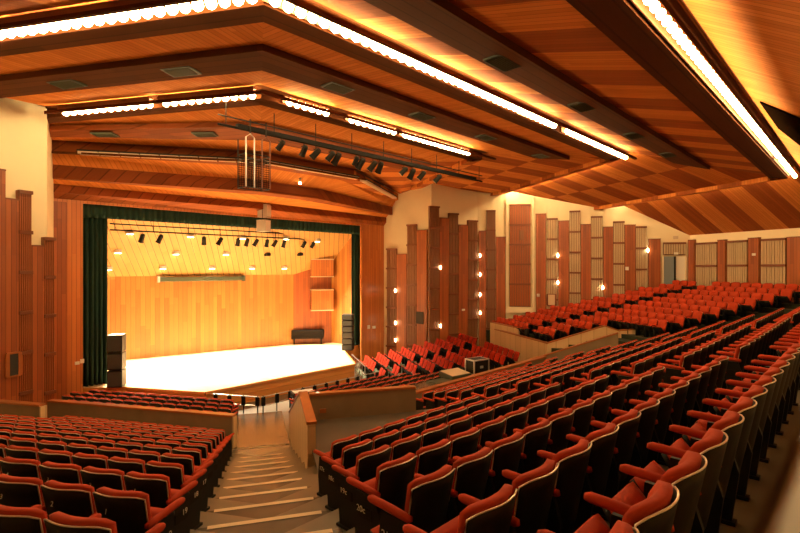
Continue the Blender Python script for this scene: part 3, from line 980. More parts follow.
# lighting bridge hung below the hall ceiling
ty = 14.0; tz = EZ + .312 * ty
xa, xb = hit(218, (0, ty), (1, ty))[0].x, hit(482, (0, ty), (1, ty))[0].x
L = xb - xa
rt = empty('lighting_bridge', ((xa + xb) / 2, ty, tz)); tag(rt, 'long dark lighting bridge hung below the ceiling before the stage', 'lighting bar')
m = MB(); m.box((0, 0, -.06), (L - 1.2, .16, .13), M['matte']); m.tube([(-L/2, 0, -.12), (L/2, 0, -.12)], .04, M['matte'], 8); m.build('beam_pipe', rt)
m = MB(); m.tube([(-L/2, 0, .16), (L/2, 0, .16)], .025, M['black'], 8); m.build('upper_rail', rt)
for i in range(9):
    x = -L / 2 + .25 + i * (L - .5) / 8
    m = MB(); m.tube([(x, 0, -.05), (x, 0, .16), (x, 0, .62)], .016, M['black'], 6); m.build('hanger', rt)
for j, (px, sz) in enumerate(((281, 1.1), (304, 1.2), (316, 1.3), (331, 1.2), (337, 1.4), (356, 1.1), (361, 1.4), (373, 1.4), (380, 1.4), (404, 1.2), (412, 1.4), (422, 1.3), (438, 1.3))):
    x = hit(px, (0, ty), (1, ty))[0].x
    spot_fixture('bridge_spotlight', (x, ty, tz - .13), (random.uniform(-.6, .1), .6, -.8), f'black spotlight under the lighting bridge, {ORD[j + 1]} from the hanging cage', 'spotlights under the lighting bridge', sz * .72)

# wire cage hung from the bridge
cx0 = hit(246, (0, 13.9), (1, 13.9))[0].x; cx1 = hit(270, (0, 13.9), (1, 13.9))[0].x
Zc = cam2(((cx0 + cx1) / 2, 13.9))[1]
zt, zm, zb2 = zat(135, Zc), zat(160, Zc), zat(187.5, Zc)
rt = empty('speaker_cage', ((cx0 + cx1) / 2, 13.9, zb2)); tag(rt, 'hanging wire cage with pale tube frame below the lighting bridge', 'cage')
W = cx1 - cx0; H1 = zm - zb2; H2 = zt - zb2
for s in (-1, 1):
    m = MB()
    x0 = s * W / 2; x1 = s * (W / 2 - .34 * W)
    m.tube([(x0, 0, 0), (x0, 0, H2 * .93), ((x0 + x1) / 2, 0, H2), (x1, 0, H2 * .93), (x1, 0, 0)], .024, M['chrome'] if s < 0 else M['rail'], 6, cap=False)
    m.tube([(x0, .5, 0), (x0, .5, H2 * .93)], .02, M['black'], 6)
    m.tube([((x0 + x1) / 2, 0, H2), ((x0 + x1) / 2, 0, H2 + .45)], .02, M['black'], 6)
    m.build('frame', rt)
m = MB()
for z in (0, H1, H1 * 1.2):
    for y in (0, .5):
        m.tube([(-W/2, y, z), (W/2, y, z)], .018, M['black'], 6)
    for x in (-W/2, W/2):
        m.tube([(x, 0, z), (x, .5, z)], .018, M['black'], 6)
m.build('crossbars', rt)
for y in (0, .5):
    m = MB()
    for i in range(15):
        x = -W/2 + W * i / 14
        m.tube([(x, y, 0), (x, y, H1)], .009, M['matte'], 4)
    for j in range(14):
        z = H1 * j / 13
        m.tube([(-W/2, y, z), (W/2, y, z)], .009, M['matte'], 4)
    m.build('netting', rt)

# pale loudspeaker cluster before the valance
sy = 22.6
for (pxa, pxb, ya, yb, lb, yaw) in ((259.5, 271, 204, 217, 'upper grey loudspeaker hung before the dark valance', .5), (258, 271, 219.5, 231, 'lower pale loudspeaker hung before the dark valance', .45)):
    x0, x1 = hit(pxa, (0, sy), (1, sy))[0].x, hit(pxb, (0, sy), (1, sy))[0].x
    Zc = cam2(((x0 + x1) / 2, sy))[1]
    za, zb3 = zat(ya, Zc), zat(yb, Zc)
    rt = empty('hanging_loudspeaker', ((x0 + x1) / 2, sy, zb3), yaw); tag(rt, lb, 'speaker', 'hung loudspeakers')
    w = (pxb - pxa) / F * Zc * .74; H = za - zb3
    m = MB(); m.extrude([(-w/2, -.2, 0), (w/2, -.2, 0), (w/2 * .8, .35, 0), (-w/2 * .8, .35, 0)], (0, 0, H), M['grey']); m.build('cabinet', rt)
    m = MB(); m.box((0, -.21, H/2), (w * .86, .02, H * .84), M['white']); m.build('grille', rt)
    m = MB()
    for s in (-1, 1): m.tube([(s * w * .4, 0, H), (s * w * .4, 0, H + .55)], .015, M['black'], 6)
    m.build('hanging_strap', rt)
# two ceiling spots in front of the valance
for (px, py, yy, lb) in ((315, 204, 22.3, 'bright small spotlight glowing under the reddish header'), (300, 183, 19.6, 'small recessed lamp behind the last beam'), (274, 199, 22.0, 'small recessed lamp near the hung loudspeakers')):
    p, s = hit(px, (0, yy), (1, yy))
    z = zat(py, s)
    rt = empty('ceiling_spotlight', (p.x, p.y, z)); tag(rt, lb, 'spotlight')
    k = 1.0 if px == 315 else .6
    m = MB(); m.tube([(0, 0, .1 * k), (0, 0, .45 * k)], .10 * k, M['white'], 8); m.build('body', rt)
    m = MB(); m.tube([(0, 0, -.06 * k), (0, 0, .1 * k)], .085 * k, M['sconce'], 8); m.build('lens', rt)

# speaker stacks on the stage
def stack(px0, px1, ytop, ybot, yaw, n, label, group, pale_top, front=-1, cab='black'):
    pxm = (px0 + px1) / 2
    Z = F * (EZ - STAGE) / (ybot - HOR)
    p = ray(pxm) * Z
    H = (ybot - ytop) / F * Z; w = (px1 - px0) / F * Z * .88
    h = H / n
    for i in range(n):
        rt = empty('stage_loudspeaker', (p.x, p.y, STAGE + i * h + .005), yaw)
        tag(rt, label.format(['lowest', 'second lowest', 'third', 'topmost', 'fifth', 'top'][min(i, 5)] if n > 3 else ['lowest', 'middle', 'topmost'][i]), 'speaker', group)
        m = MB(); m.box((0, 0, h / 2), (w, .62, h - .03), M[cab]); b = m.build('cabinet', rt); bevelled(b, .015, 1)
        m = MB(); m.box((0, front * .315, h / 2), (w * .88, .02, h * .8), M['grille']); m.build('grille', rt)
        if pale_top and i == n - 1:
            m = MB(); m.box((0, 0, h - .008), (w * .96, .6, .02), M['white']); m.build('lid', rt)
stack(109, 124.5, 334, 386, R(-32), 3, 'tall black stage loudspeaker by the tall curtain, {} of three', 'speakers by the tall curtain', True)
stack(342, 354, 313.5, 349.5, R(-52), 6, 'black slim stage loudspeaker in the far stack, {} cabinet', 'speakers in the far stack', False)
# covered grand piano
Z = F * (EZ - STAGE) / (341.5 - HOR)
p = ray(308.5) * (Z - .5)
w = 31 / F * Z
yaw = -TH + R(4)
rt = empty('grand_piano', (p.x, p.y, STAGE), yaw); tag(rt, 'grand piano under a quilted dark cover at the back of the stage', 'piano')
m = MB()
out = [(-w/2, -.6), (w/2, -.6), (w/2, -.05), (w*.3, .2), (0, .3), (-w*.35, .32), (-w/2, .2)]
m.extrude([(x, y, .42) for x, y in out], (0, 0, .50), M['cover']); b = m.build('cover', rt); bevelled(b, .05, 2)
m = MB()
nf = 34
for k in range(nf):                                      # pleated skirt of the cover
    x = -w/2 + w * (k + .5) / nf
    m.tube([(x, -.61, .36), (x, -.60, .62)], .028, M['cover'], 6)
m.build('cover_skirt', rt)
for x, y in ((-w*.42, -.4), (w*.42, -.4), (-.1, .15)):
    m = MB(); m.tube([(x, y, 0), (x, y, .42)], [.04, .06], M['black'], 8); m.build('leg', rt)
# roller box high on the stage back wall
A, B = P4, P1
d = (B - A).normalized(); n = Vector((d.y, -d.x))
p0, s0 = hit(158, A, B); p1, s1 = hit(243, A, B)
z = zat(278.3, (s0 + s1) / 2)
c = (p0 + p1) / 2 + n * .16
rt = empty('screen_roller', (c.x, c.y, z), math.atan2(d.y, d.x)); tag(rt, 'long grey roller box high on the stage back wall', 'screen')
L = (p1 - p0).length
m = MB(); m.box((0, 0, 0), (L, .26, .26), M['vent']); b = m.build('case', rt); bevelled(b, .03, 1)
for s in (-1, 1):
    m = MB(); m.box((s * L / 2, 0, 0), (.12, .3, .34), M['white'] if s < 0 else M['vent']); m.build('end_cap', rt)
# boarded boxes on the far stage wall
A, B = P1, P2
d = (B - A).normalized(); n = Vector((-d.y, d.x))
if n.dot(Vector((13, 22)) - A) < 0: n = -n
for (y0, y1, lb) in ((259, 276, 'upper boarded balcony front on the far stage wall'), (289, 309, 'lower boarded balcony front on the far stage wall')):
    p0, s0 = hit(310.5, A, B); p1, s1 = hit(332, A, B)
    za, zb3 = zat(y0, (s0 + s1) / 2), zat(y1, (s0 + s1) / 2)
    c = (p0 + p1) / 2 + n * .35
    L = (p1 - p0).length
    rt = empty('stage_balcony', (c.x, c.y, zb3), math.atan2(d.y, d.x)); tag(rt, lb, 'balcony', 'stage balconies')
    m = MB(); m.box((0, 0, (za - zb3) / 2), (L, .7, za - zb3), M['pilaster']); m.build('front', rt)
    m = MB()
    for zz in (0, za - zb3): m.box((0, 0, zz), (L + .06, .74, .05), M['cream'])
    m.build('edge_trim', rt)

# ------------------------------------------------------------------ rail before the stage
def rail_run(f, a, t0, t1, n, label):
    p0, p1 = fp(f, a, t0), fp(f, a, t1)
    d = (p1 - p0); L = d.length; d.normalize(); c = (p0 + p1) / 2
    rt = empty('stage_rail', (c.x, c.y, STALL), math.atan2(d.y, d.x)); tag(rt, label, 'railing', 'rail before the stage')
    m = MB()
    for z in (.70, .34): m.tube([(-L/2, 0, z), (L/2, 0, z)], .022, M['chrome'], 8)
    m.build('handrail', rt)
    for i in range(n):
        x = -L / 2 + .1 + i * (L - .2) / (n - 1)
        m = MB(); m.tube([(x, 0, 0), (x, 0, .74)], .025, M['black'], 6); m.box((x, -.02, .52), (.15, .07, .36), M['matte']); m.build('post', rt)
ar = 5.6; kr_ = ar * T30
rail_run('C', ar, -kr_ + .02, kr_ - .02, 11, 'steel rail with square dark pads before the middle of the stage')
rail_run('L', ar, kr_ - 4.6, kr_ - .02, 8, 'steel rail with square dark pads on the tall curtain side')

# sound gear on the floor behind the rail
Z = 19.6; p = ray(303) * Z
rt = empty('mixing_console', (p.x, p.y, STALL), -.3); tag(rt, 'small black and white mixing console standing behind the stage rail', 'mixing console')
m = MB(); m.box((0, 0, .78), (.9, .5, .22), M['black']); b = m.build('body', rt); bevelled(b, .03, 1)
m = MB(); m.box((0, -.05, .90), (.8, .4, .02), M['white']); m.build('control_panel', rt)
for x in (-.35, .35):
    m = MB(); m.tube([(x, 0, 0), (x, 0, .68)], .03, M['black'], 6); m.build('leg', rt)

# ------------------------------------------------------------------ parapets
def wall_poly(name, plan_pts, ztops, zbots, m, th, side, cap=True, label=None, split=True):
    """wall along a plan polyline with given top and bottom heights, capped with wood"""
    mb = MB()
    for i in range(len(plan_pts) - 1):
        A, B = Vector(plan_pts[i]), Vector(plan_pts[i+1])
        d = (B - A).normalized(); n = Vector((-d.y, d.x)) * side * th
        poly = [V3(A, zbots[i]), V3(B, zbots[i+1]), V3(B, ztops[i+1]), V3(A, ztops[i])]
        mb.extrude(poly, (n.x, n.y, 0), m)
        if cap:
            o = -n * .12
            q = [V3(A + o, ztops[i]), V3(B + o, ztops[i+1]), V3(B + o, ztops[i+1] + .055), V3(A + o, ztops[i] + .055)]
            e = n * 1.24
            mb.extrude(q, (e.x, e.y, 0), M['cap'])
    return struct(mb.build(name), label)
c30 = math.cos(R(30)); RO = 26.6
def lr(Rr, s): return aisle_pt('L', RO - Rr, s)
# landing beside the main aisle
zl = EZ - 3.80
mb = MB()
q = [lr(9.3, .98), lr(12.3, .98), lr(12.3, 4.6), fp('C', row_a(6) - .43, -(row_a(6)) * T30 + 8.2), fp('C', row_a(6) - .43, -(row_a(6) - .43) * T30 + 1.0)]
mb.extrude([V3(p, zl - .06) for p in q], (0, 0, .06), M['landing'])
struct(mb.build('floor_landing'), 'dark level landing below the seats')
wall_poly('wall_landing', [lr(10.2, .88), lr(12.2, .88), lr(16.3, .88)], [EZ - 3.26, EZ - 3.12, EZ - 4.77], [EZ - 4.6, EZ - 5.2, EZ - 6.1], M['parapet'], .17, -1, label='tan stair wall with a peaked wooden capping beside the aisle')
wall_poly('wall_landing', [lr(12.2, 1.12), lr(12.2, 3.88)], [EZ - 3.2, EZ - 3.2], [EZ - 6.0, EZ - 6.0], M['concrete'], .17, 1, label='brown end wall of the landing with a wooden capping')
e = lr(12.2, 2.0); e2 = lr(12.19, 2.0)
# outlet plate on the landing wall
pp = lr(12.185, 1.45); dd = Vector((c30, -.5))
mb = MB(); mb.box((pp.x, pp.y, zl + .22), (.16, .03, .10), M['cap'], X=(dd.x, dd.y, 0), Y=(.5, c30, 0))
tag(mb.build('socket_plate'), 'small socket plate low on the brown landing wall', 'socket')
# long parapet below the middle block, with the flat ledge behind it
ap = 12.05
kx = O.x - ap * T30
pa_, pb_ = Vector((10.9, O.y - ap)), Vector((O.x + ap * T30 + 1.0, O.y - ap))
wall_poly('wall_parapet', [pa_, pb_], [EZ - 4.26, EZ - 4.26], [EZ - 6.0, EZ - 6.0], M['concrete'], .18, 1, label='long brown parapet below the middle block of seats')
# parapets below the other block
wall_poly('wall_parapet', [fp('L', 10.1, 10.1 * T30 - .95), fp('L', 10.1, 10.1 * T30 - 8.6)], [EZ - 4.5, EZ - 4.5], [EZ - 6.0, EZ - 6.0], M['concrete'], .18, -1, label='long brown parapet in front of the seats by the curtain wall')
wall_poly('wall_parapet', [fp('L', 11.85, 11.85 * T30 - 7.1), fp('L', 11.85, 11.85 * T30 - 12.5)], [EZ - 4.05, EZ - 4.05], [EZ - 6.0, EZ - 6.0], M['concrete'], .18, -1, label='short higher parapet by the curtain wall')
struct_end = MB()
for f_, a_, t_, zt_ in (('L', 10.1, 10.1 * T30 - .94, EZ - 4.5), ('L', 11.85, 11.85 * T30 - 7.08, EZ - 4.05)):
    p = fp(f_, a_ - .09, t_); r_ = FACET[f_][1]; n_ = FACET[f_][0]
    struct_end.box((p.x, p.y, (zt_ + EZ - 5.8) / 2), (.05, .20, zt_ - EZ + 5.8), M['parapet'], X=(r_.x, r_.y, 0), Y=(n_.x, n_.y, 0))
struct(struct_end.build('trim_2'), 'tan end faces of the parapets')
# stair walls of the second big aisle
def rr(rho, s): return aisle_pt('R', rho, -s)             # s measured outwards from the fold
wall_poly('wall_stair', [rr(17.6, 1.2), rr(11.8, 1.2)], [EZ - 3.09, EZ - 5.19], [EZ - 5.2, EZ - 6.1], M['concrete'], .16, -1, label='long sloping brown wall beside the far aisle')
wall_poly('wall_stair', [rr(14.55, 3.0), rr(17.3, 3.0), rr(17.95, 3.0), rr(19.5, 3.0)], [EZ - 3.95, EZ - 2.98, EZ - 3.2, EZ - 3.0], [EZ - 5.6] * 4, M['parapet'], .16, 1, label='tan peaked wall on the far side of the far aisle')
pA = rr(14.55, 3.0); pB = pA + FACET['R'][1] * 5.8
wall_poly('wall_stair', [pA, pB], [EZ - 3.95, EZ - 3.95], [EZ - 5.8, EZ - 5.8], M['parapet'], .16, -1, label='tan lit front wall of the far seating wing')
pC, pD = Vector((25.4, 14.8)), Vector((26.4, 17.4))
wall_poly('wall_stair', [pC, pD], [EZ - 3.62, EZ - 3.55], [EZ - 5.0, EZ - 5.0], M['parapet'], .16, -1, label='second tan wall stepping up behind the lit front wall')

# sound desk ledge and flight case
lz = EZ - 4.62
mb = MB()
q0, q1 = Vector((11.2, O.y - ap + .2)), Vector((15.6, O.y - ap + .2))
mb.extrude([V3(q0, lz), V3(q1, lz), V3(q1 + Vector((0, 1.5)), lz), V3(q0 + Vector((0, 1.5)), lz)], (0, 0, .08), M['step'])
struct(mb.build('floor_ledge'), 'flat brown ledge in front of the long parapet')
def on_z(px, py, z):
    s = (EZ - z) * F / (py - HOR)
    p = ray(px) * s
    return p, s
p, s = on_z(484, 374, EZ - 4.54)
rt = empty('flight_case', (p.x, p.y + .35, lz + .085), R(-14)); tag(rt, 'black flight case with bright metal edges on the ledge', 'case')
w = .80; H = .62
m = MB(); m.box((0, 0, H / 2), (w, .55, H), M['black']); b = m.build('body', rt); bevelled(b, .015, 1)
m = MB()
for x in (-w/2, w/2):
    for y in (-.275, .275): m.box((x, y, H/2), (.05, .05, H), M['silver'])
    for z in (.02, H - .02): m.box((x, 0, z), (.05, .55, .05), M['silver'])
for z in (.02, H - .02):
    for y in (-.275, .275): m.box((0, y, z), (w, .05, .05), M['silver'])
m.build('metal_edging', rt)
m = MB(); m.box((0, -.29, H * .5), (.16, .03, .10), M['silver']); m.build('latch', rt)
p, s = on_z(461, 377, EZ - 4.54)
rt = empty('sound_desk', (p.x, p.y + .3, lz + .085), R(-8)); tag(rt, 'low pale topped sound desk lying on the ledge beside the flight case', 'sound desk')
m = MB(); m.extrude([(-.55, -.4, 0), (-.55, .4, 0), (-.55, .4, .22), (-.55, -.4, .12)], (1.1, 0, 0), M['vent']); m.build('body', rt)
m = MB(); m.extrude([(-.50, -.36, .128), (-.50, .36, .222), (-.50, .36, .235), (-.50, -.36, .141)], (1.0, 0, 0), M['diffuser']); m.build('top_panel', rt)
p, s = on_z(446, 383, EZ - 4.54)
mb = MB(); mb.box((0, 0, .03), (.9, .6, .06), M['vent'])
o = mb.build('equipment_lid'); o.location = (p.x, p.y + .3, lz + .083); o.rotation_euler.z = R(-8)
tag(o, 'flat grey lid lying on the ledge beyond the sound desk', 'case lid')

# ------------------------------------------------------------------ seats
# seat frame: origin on the tread below the seat, +y towards the stage
SP = 0.55
def shell_surface(nu, nv, w, z0, z1, off, lean, sag, rnd, thick, crown=0.0):
    """closed curved slab: returns (front grid, back grid)"""
    Fg, Bg = [], []
    for j in range(nv + 1):
        v = j / nv
        rf, rb = [], []
        for i in range(nu + 1):
            u = -1 + 2 * i / nu
            au = abs(u)
            edge = 1 - au ** 6
            hw = w / 2 * (0.90 + 0.10 * v)
            ztop = z1 - rnd * au ** 5
            z = z0 + (ztop - z0) * v
            y = off - lean * (z - z0) + sag * u * u
            t = thick * (0.35 + 0.65 * edge * (1 - max(0, (v - .75) / .25) ** 3 * .55))
            rf.append(Vector((u * hw, y + t, z)))
            rb.append(Vector((u * hw, y, z)))
        Fg.append(rf); Bg.append(rb)
    return Fg, Bg
def add_slab(mb, Fg, Bg, m, mback=None, mrim=None):
    mback = mback or m; mrim = mrim or m
    nv, nu = len(Fg) - 1, len(Fg[0]) - 1
    for j in range(nv):
        for i in range(nu):
            mb.face([Fg[j][i+1], Fg[j][i], Fg[j+1][i], Fg[j+1][i+1]], m)
            mb.face([Bg[j][i], Bg[j][i+1], Bg[j+1][i+1], Bg[j+1][i]], mback)
        mb.face([Fg[j][0], Bg[j][0], Bg[j+1][0], Fg[j+1][0]], mback)
        mb.face([Bg[j][nu], Fg[j][nu], Fg[j+1][nu], Bg[j+1][nu]], mback)
    for i in range(nu):
        mb.face([Bg[nv][i], Bg[nv][i+1], Fg[nv][i+1], Fg[nv][i]], mrim)
        mb.face([Fg[0][i], Fg[0][i+1], Bg[0][i+1], Bg[0][i]], mback)
Z0, Z1 = 0.28, 0.865
LEAN = 0.20
def shell_mesh(nu, nv):
    mb = MB()
    a, b = shell_surface(nu, nv, .508, Z0, Z1, -.17, LEAN, .080, .036, .022)
    add_slab(mb, a, b, M['shell'])
    return mb
def rim_mesh(nu):
    a, b = shell_surface(nu, 6, .516, Z0, Z1 + .004, -.174, LEAN, .080, .036, .026)
    mb = MB()
    pts = [b[j][0] for j in range(3, 6)] + [b[6][i] for i in range(nu + 1)] + [b[j][nu] for j in range(5, 2, -1)]
    mb.tube([p + Vector((0, .010, 0)) for p in pts], .0062, M['rim'], 5)
    return mb
def cushion_mesh(nu, nv):
    mb = MB()
    a, b = shell_surface(nu, nv, .495, Z0 + .10, Z1 + .021, -.160, LEAN, .080, .034, .10)
    add_slab(mb, a, b, M['red'])
    return mb
def seat_mesh(ang, nu=6, nl=6):
    """upholstered squab hinged at the back, tipped by ang"""
    mb = MB()
    ca, sa = math.cos(ang), math.sin(ang)
    hy, hz = -.06, .29
    Fg, Bg = [], []
    for j in range(nl + 1):
        v = j / nl
        rf, rb = [], []
        for i in range(nu + 1):
            u = -1 + 2 * i / nu
            hw = .235 * (1 - .10 * max(0, (v - .7) / .3) ** 2)
            e = (1 - abs(u) ** 6) * (1 - abs(2 * v - 1) ** 6)
            l = .37 * v
            tp, bt = .045 * (.4 + .6 * e), -.055 * (.4 + .6 * e)
            for lst, h in ((rf, tp), (rb, bt)):
                lst.append(Vector((u * hw, hy + l * ca - h * sa, hz + l * sa + h * ca)))
        Fg.append(rf); Bg.append(rb)
    add_slab(mb, Fg, Bg, M['red'], M['black'])
    return mb
def arm_mesh(n=8):
    mb = MB()
    P = [(-.20, .60), (-.19, .615), (-.12, .62), (.0, .628), (.14, .634), (.22, .636), (.245, .63), (.255, .615)]
    rad = [.012, .028, .032, .033, .033, .032, .025, .010]
    mb.tube([(0, y, z) for y, z in P], rad, M['red'], n)
    return mb
def standard_mesh():
    mb = MB()
    mb.extrude([(-.02, -.17, 0), (-.02, .10, 0), (-.02, .13, .30), (-.02, .10, .59), (-.02, -.16, .59), (-.02, -.22, .40)], (.04, 0, 0), M['black'])
    mb.box((0, -.03, .015), (.08, .34, .03), M['black'])
    mb.box((0, -.02, .40), (.055, .20, .10), M['shell'])
    return mb
me_shell = shell_mesh(10, 6).mesh('back_shell', smooth=True)
me_rim = rim_mesh(10).mesh('back_rim', smooth=True)
me_cush = cushion_mesh(8, 6).mesh('back_cushion', smooth=True)
me_seat = {k: seat_mesh(R(k)).mesh('seat_cushion', smooth=True) for k in (4, 44, 52)}
me_arm = arm_mesh().mesh('armrest', smooth=True)
me_std = standard_mesh().mesh('standard')

def low_seat(ends, ang=R(54)):
    """same seat in fewer faces, everything in one mesh"""
    mb = MB()
    a, b = shell_surface(6, 2, .535, Z0, Z1, -.17, LEAN, .085, .055, .022); add_slab(mb, a, b, M['shell'], mrim=M['rim'])
    a, b = shell_surface(4, 3, .50, Z0 + .10, Z1 + .028, -.166, LEAN, .085, .05, .105); add_slab(mb, a, b, M['red'])
    q = seat_mesh(ang, 2, 3)
    for f, mi in zip(q.f, q.mi): mb.face([q.v[k] for k in f], q.mats[mi])
    for x in ends:
        P = [(-.20, .61), (.0, .625), (.19, .632), (.225, .615)]
        mb.tube([(x, y, z) for y, z in P], [.022, .036, .034, .014], M['red'], 5)
        mb.box((x, -.03, .30), (.04, .26, .58), M['black'])
    return mb

seats = []      # (facet, row, index from the aisle, t, first?, block)
def line_seats(f, i, t0, t1, block, rev=False):
    n = int((t1 - t0 - .04) / SP)
    if n <= 0: return
    slack = (t1 - t0 - n * SP) / 2
    for k in range(n):
        # rows are set out from the end that lies on the aisle
        t = (t0 + .03 + SP * (k + .5)) if not rev else (t1 - .03 - SP * (k + .5))
        seats.append([f, i, k, t, k == 0, block])
D2o = 2.4
for i in range(NR):
    a = row_a(i)
    kk = a * T30
    # block by the curtain wall
    sl = side_len('L', a)
    tl, tr = kk - sl + .4, kk - .98
    if i <= 11:
        line_seats('L', i, tl, tr, 'L', rev=True)
    elif i <= 13:
        line_seats('L', i, max(tl, kk - 7.0), tr, 'L', rev=True)
    elif i >= 15:
        line_seats('L', i, max(tl, kk - 10.5), tr, 'SL', rev=True)
    # middle block
    if i <= 6:
        line_seats('C', i, -kk + .98, 8.95 - O.x, 'C1')
    if i <= 11:
        lo = 9.95 - O.x
        if i >= 7:
            lo = max(lo, -kk + 4.75 / c30)
        line_seats('C', i, lo, 16.85 - O.x, 'C2')
        hi = kk - 1.0 if i < 7 else kk - 1.9
        line_seats('C', i, 17.85 - O.x, hi, 'C3')
    elif i >= 15:
        line_seats('C', i, -kk + 1.35, kk - .98, 'SC')
for j in range(NW):
    # far wing
    a = wing_a(j); kk = a * T30
    e2 = -10.9 + .4545 * (21.8 - a)
    if a < 17.1: e2 = max(e2, -kk + 3.75)
    d1 = -5.5 + .27 * j
    line_seats('W', j, e2, d1 - .45, 'W1', rev=True)
    line_seats('W', j, max(d1 + .45, e2), -kk + side_len('R', a) - .45, 'W2')

def seat_pose(s):
    f, i, k, t, first, block = s
    if f == 'W':
        return fp('R', wing_a(i), t), wing_z(i), math.atan2(FACET['R'][1].y, FACET['R'][1].x)
    p = fp(f, row_a(i), t)
    n, r = FACET[f]
    return p, row_z(i), math.atan2(r.y, r.x)
vis = []
for s in seats:
    p, z, yaw = seat_pose(s)
    q = pix(p.x, p.y, z + .75)
    if q and -25 < q[0] < 830 and q[1] < 575:
        vis.append((q[2], s, q))
vis.sort(key=lambda v: v[0])
NEAR = 300
near, far = vis[:NEAR], vis[NEAR:]
BLOCK = {'L': 'block opposite the landing', 'C1': 'block above the landing', 'C2': 'between the two narrow aisles', 'C3': 'beyond the second narrow aisle'}
START = {'L': 'the steps', 'C1': 'the steps', 'C2': 'the aisle', 'C3': 'the aisle'}
def add_part(nm, me, par, loc=None):
    o = bpy.data.objects.new(nm, me); COL.objects.link(o); o.parent = par
    if loc: o.location = loc
    return o
def text_part(body, size, loc, rot, par, nm):
    cu = bpy.data.curves.new(nm, 'FONT'); cu.body = body; cu.size = size; cu.extrude = .0015
    cu.align_x = 'CENTER'; cu.align_y = 'CENTER'
    cu.materials.append(M['number'])
    tmp = bpy.data.objects.new(nm + '_tmp', cu); COL.objects.link(tmp)
    bpy.context.view_layer.update()
    me = bpy.data.meshes.new_from_object(tmp.evaluated_get(bpy.context.evaluated_depsgraph_get()))
    bpy.data.objects.remove(tmp)
    me.name = nm
    o = bpy.data.objects.new(nm, me); COL.objects.link(o); o.parent = par
    o.location = loc; o.rotation_euler = rot
    return o
rnd = random.Random(3)
for depth, s, q in near:
    f, i, k, t, first, block = s
    p, z, yaw = seat_pose(s)
    rt = empty('auditorium_chair', (p.x, p.y, z), yaw)
    wh_ = BLOCK.get(block, 'far block')
    lab = f'red tip-up seat, {ORD[k + 1]} from {START.get(block, "the aisle")}, {ORD[i + 1]} row down, {wh_}'
    tag(rt, lab, 'chair', 'red tip-up seats of the upper rows')
    bk = add_part('backrest', me_shell, rt)
    add_part('rim', me_rim, bk)
    add_part('cushion', me_cush, bk)
    ang = 52 if rnd.random() < .7 else 44
    if block == 'C1' and i == 2 and k == 0: ang = 4
    elif rnd.random() < .05: ang = 4
    add_part('seat_cushion', me_seat[ang], rt)
    sgn = -1 if f == 'L' else 1          # arms are shared: each seat owns the arm away from the aisle
    add_part('armrest', me_arm, rt, (sgn * SP / 2, 0, 0))
    add_part('standard', me_std, rt, (sgn * SP / 2, 0, 0))
    if first:
        add_part('armrest', me_arm, rt, (-sgn * SP / 2, 0, 0))
        sd = add_part('standard', me_std, rt, (-sgn * SP / 2, 0, 0))
        if block in ('C1', 'L') and i <= 6:
            text_part(str(23 - i) + ('c' if block == 'C1' else ''), .085, (-sgn * .032, .02, .43), (R(90), 0, R(-90) * sgn), sd, 'row_number')
    if block == 'L' and i <= 7 and k < 5:
        zz = .73
        text_part(str(k + 1), .060, (-.06, -.17 - LEAN * (zz - Z0) - .004, zz), (R(90) - math.atan(LEAN), 0, 0), bk, 'seat_number')

# all the seats further off, in one mesh
protoA, protoB, protoL = low_seat((SP / 2,)), low_seat((-SP / 2, SP / 2)), low_seat((-SP / 2,))
def merge(name, items):
    V, Fc, MI = [], [], []
    mats = protoA.mats
    for s in items:
        p, z, yaw = seat_pose(s)
        pr = protoB if s[4] else (protoL if s[0] == 'L' else protoA)
        idx = [mats.index(m) for m in pr.mats]
        c, sn = math.cos(yaw), math.sin(yaw)
        o = len(V)
        V += [(p.x + v[0] * c - v[1] * sn, p.y + v[0] * sn + v[1] * c, z + v[2]) for v in pr.v]
        Fc += [tuple(o + j for j in fc) for fc in pr.f]
        MI += [idx[j] for j in pr.mi]
    me = bpy.data.meshes.new(name); me.from_pydata(V, [], Fc)
    for m in mats: me.materials.append(m)
    me.polygons.foreach_set('material_index', MI)
    bm = bmesh.new(); bm.from_mesh(me)
    bmesh.ops.remove_doubles(bm, verts=bm.verts, dist=1e-5)
    bm.to_mesh(me); bm.free()
    me.polygons.foreach_set('use_smooth', [True] * len(me.polygons))
    ob = bpy.data.objects.new(name, me); COL.objects.link(ob)
    return ob
o = merge('distant_seats', [v[1] for v in far])
tag(o, 'the many smaller red and dark tip-up seats filling the far rows', 'seats', kind='stuff')

# ------------------------------------------------------------------ red tiers of seats below the far wing
def tier_seat_mesh():
    mb = MB()
    w = .50
    a, b = shell_surface(4, 4, w, .44, .86, -.14, .34, .01, .03, .07); add_slab(mb, a, b, M['tier'], M['shell'])
    q = seat_mesh(R(58), 2, 3)
    for f, mi in zip(q.f, q.mi): mb.face([q.v[k] for k in f], M['black'] if mi else M['tier'])
    mb.box((-w/2 - .01, -.05, .2), (.03, .22, .40), M['black']); mb.box((w/2 + .01, -.05, .2), (.03, .22, .40), M['black'])
    return mb
me_tier = tier_seat_mesh().mesh('tier_seat', smooth=False)
TN = 9
def tier_a(j): return 5.75 + .74 * j
def tier_z(j): return EZ - 6.05 + .135 * j
mb = MB()
for j in range(TN):
    a = tier_a(j)
    k_ = a * T30
    q = [fp('R', a - .37, -k_ + .2), fp('R', a - .37, 1.75), fp('R', a + .37, 1.75), fp('R', a + .37, -k_ + .2)]
    mb.extrude([V3(p, LOW - .1) for p in q], (0, 0, tier_z(j) - LOW + .1), M['tierside'])
    for tt in (-1.55,):
        pass
struct(mb.build('floor_tiers'), 'green grey stepped platform carrying the red tier seats')
cnt = 0
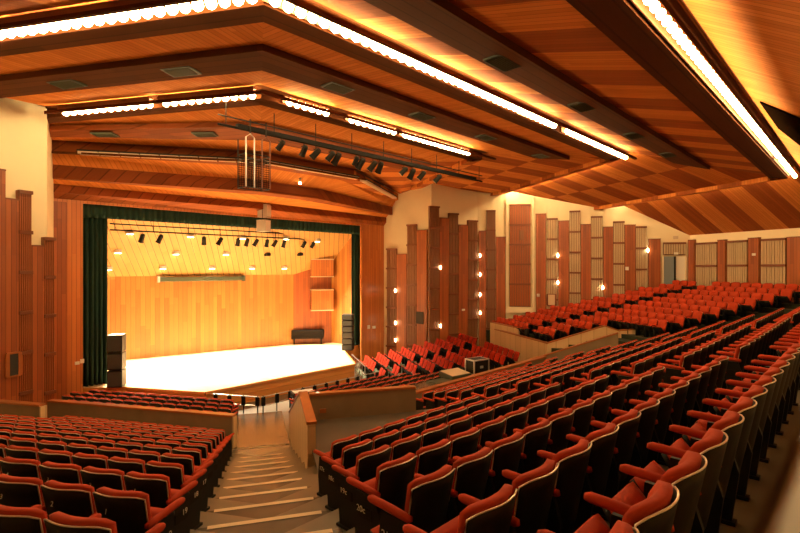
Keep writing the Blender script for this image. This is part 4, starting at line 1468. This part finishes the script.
for j in range(TN):
    a = tier_a(j)
    k_ = a * T30
    for blk, t1, n in (('stage wall', 1.65, 5), ('near', -2.0, 5 + (j >= 3) + (j >= 6))):
        for k in range(n):
            t = t1 - (k + .5) * .54
            if t < -k_ + .45: continue
            p = fp('R', a, t); r_ = FACET['R'][1]
            o = bpy.data.objects.new('tier_chair', me_tier); COL.objects.link(o)
            o.location = (p.x, p.y, tier_z(j)); o.rotation_euler = (0, 0, math.atan2(r_.y, r_.x))
            side_ = 'stage side half' if blk == 'stage wall' else 'landing side half'
            tag(o, f'small red tier seat, {ORD[k + 1]} from the inner end, {ORD[j + 1]} tier up, {side_}', 'chair', 'red seats on the tiers')

# handrail at the front of the tiers
rt = empty('tier_rail', (*fp('R', 5.2, .3), LOW), math.atan2(FACET['R'][1].y, FACET['R'][1].x)); tag(rt, 'pale steel guard rail at the front of the red tiers', 'railing')
m = MB()
for z in (.95, .5): m.tube([(-2.2, 0, z), (1.4, 0, z)], .025, M['chrome'], 6)
m.build('handrail', rt)
for i in range(6):
    m = MB(); m.tube([(-2.2 + i * .72, 0, 0), (-2.2 + i * .72, 0, .95)], .025, M['chrome'], 6); m.build('post', rt)

# ------------------------------------------------------------------ camera, world, colour management
cd = bpy.data.cameras.new('camera'); co = bpy.data.objects.new('camera', cd); COL.objects.link(co)
cd.sensor_width = 36.0; cd.lens = 36.0 * F / 800.0
cd.clip_start = .05; cd.clip_end = 200
co.location = (0, 0, EZ); co.rotation_euler = (R(90), 0, -TH)
SC.camera = co
w = bpy.data.worlds.new('hall'); SC.world = w; w.use_nodes = True
bg = w.node_tree.nodes['Background']
bg.inputs[0].default_value = (1.0, 0.62, 0.30, 1); bg.inputs[1].default_value = 0.02
SC.view_settings.view_transform = 'Standard'
SC.view_settings.look = 'None'
SC.view_settings.exposure = -0.2
SC.view_settings.gamma = 1.0
SC.view_settings.use_curve_mapping = False
SC.cycles.use_denoising = True
SC.cycles.max_bounces = 7
SC.cycles.diffuse_bounces = 5
SC.cycles.glossy_bounces = 3
SC.cycles.sample_clamp_indirect = 6.0
SC.cycles.caustics_reflective = False
SC.cycles.caustics_refractive = False
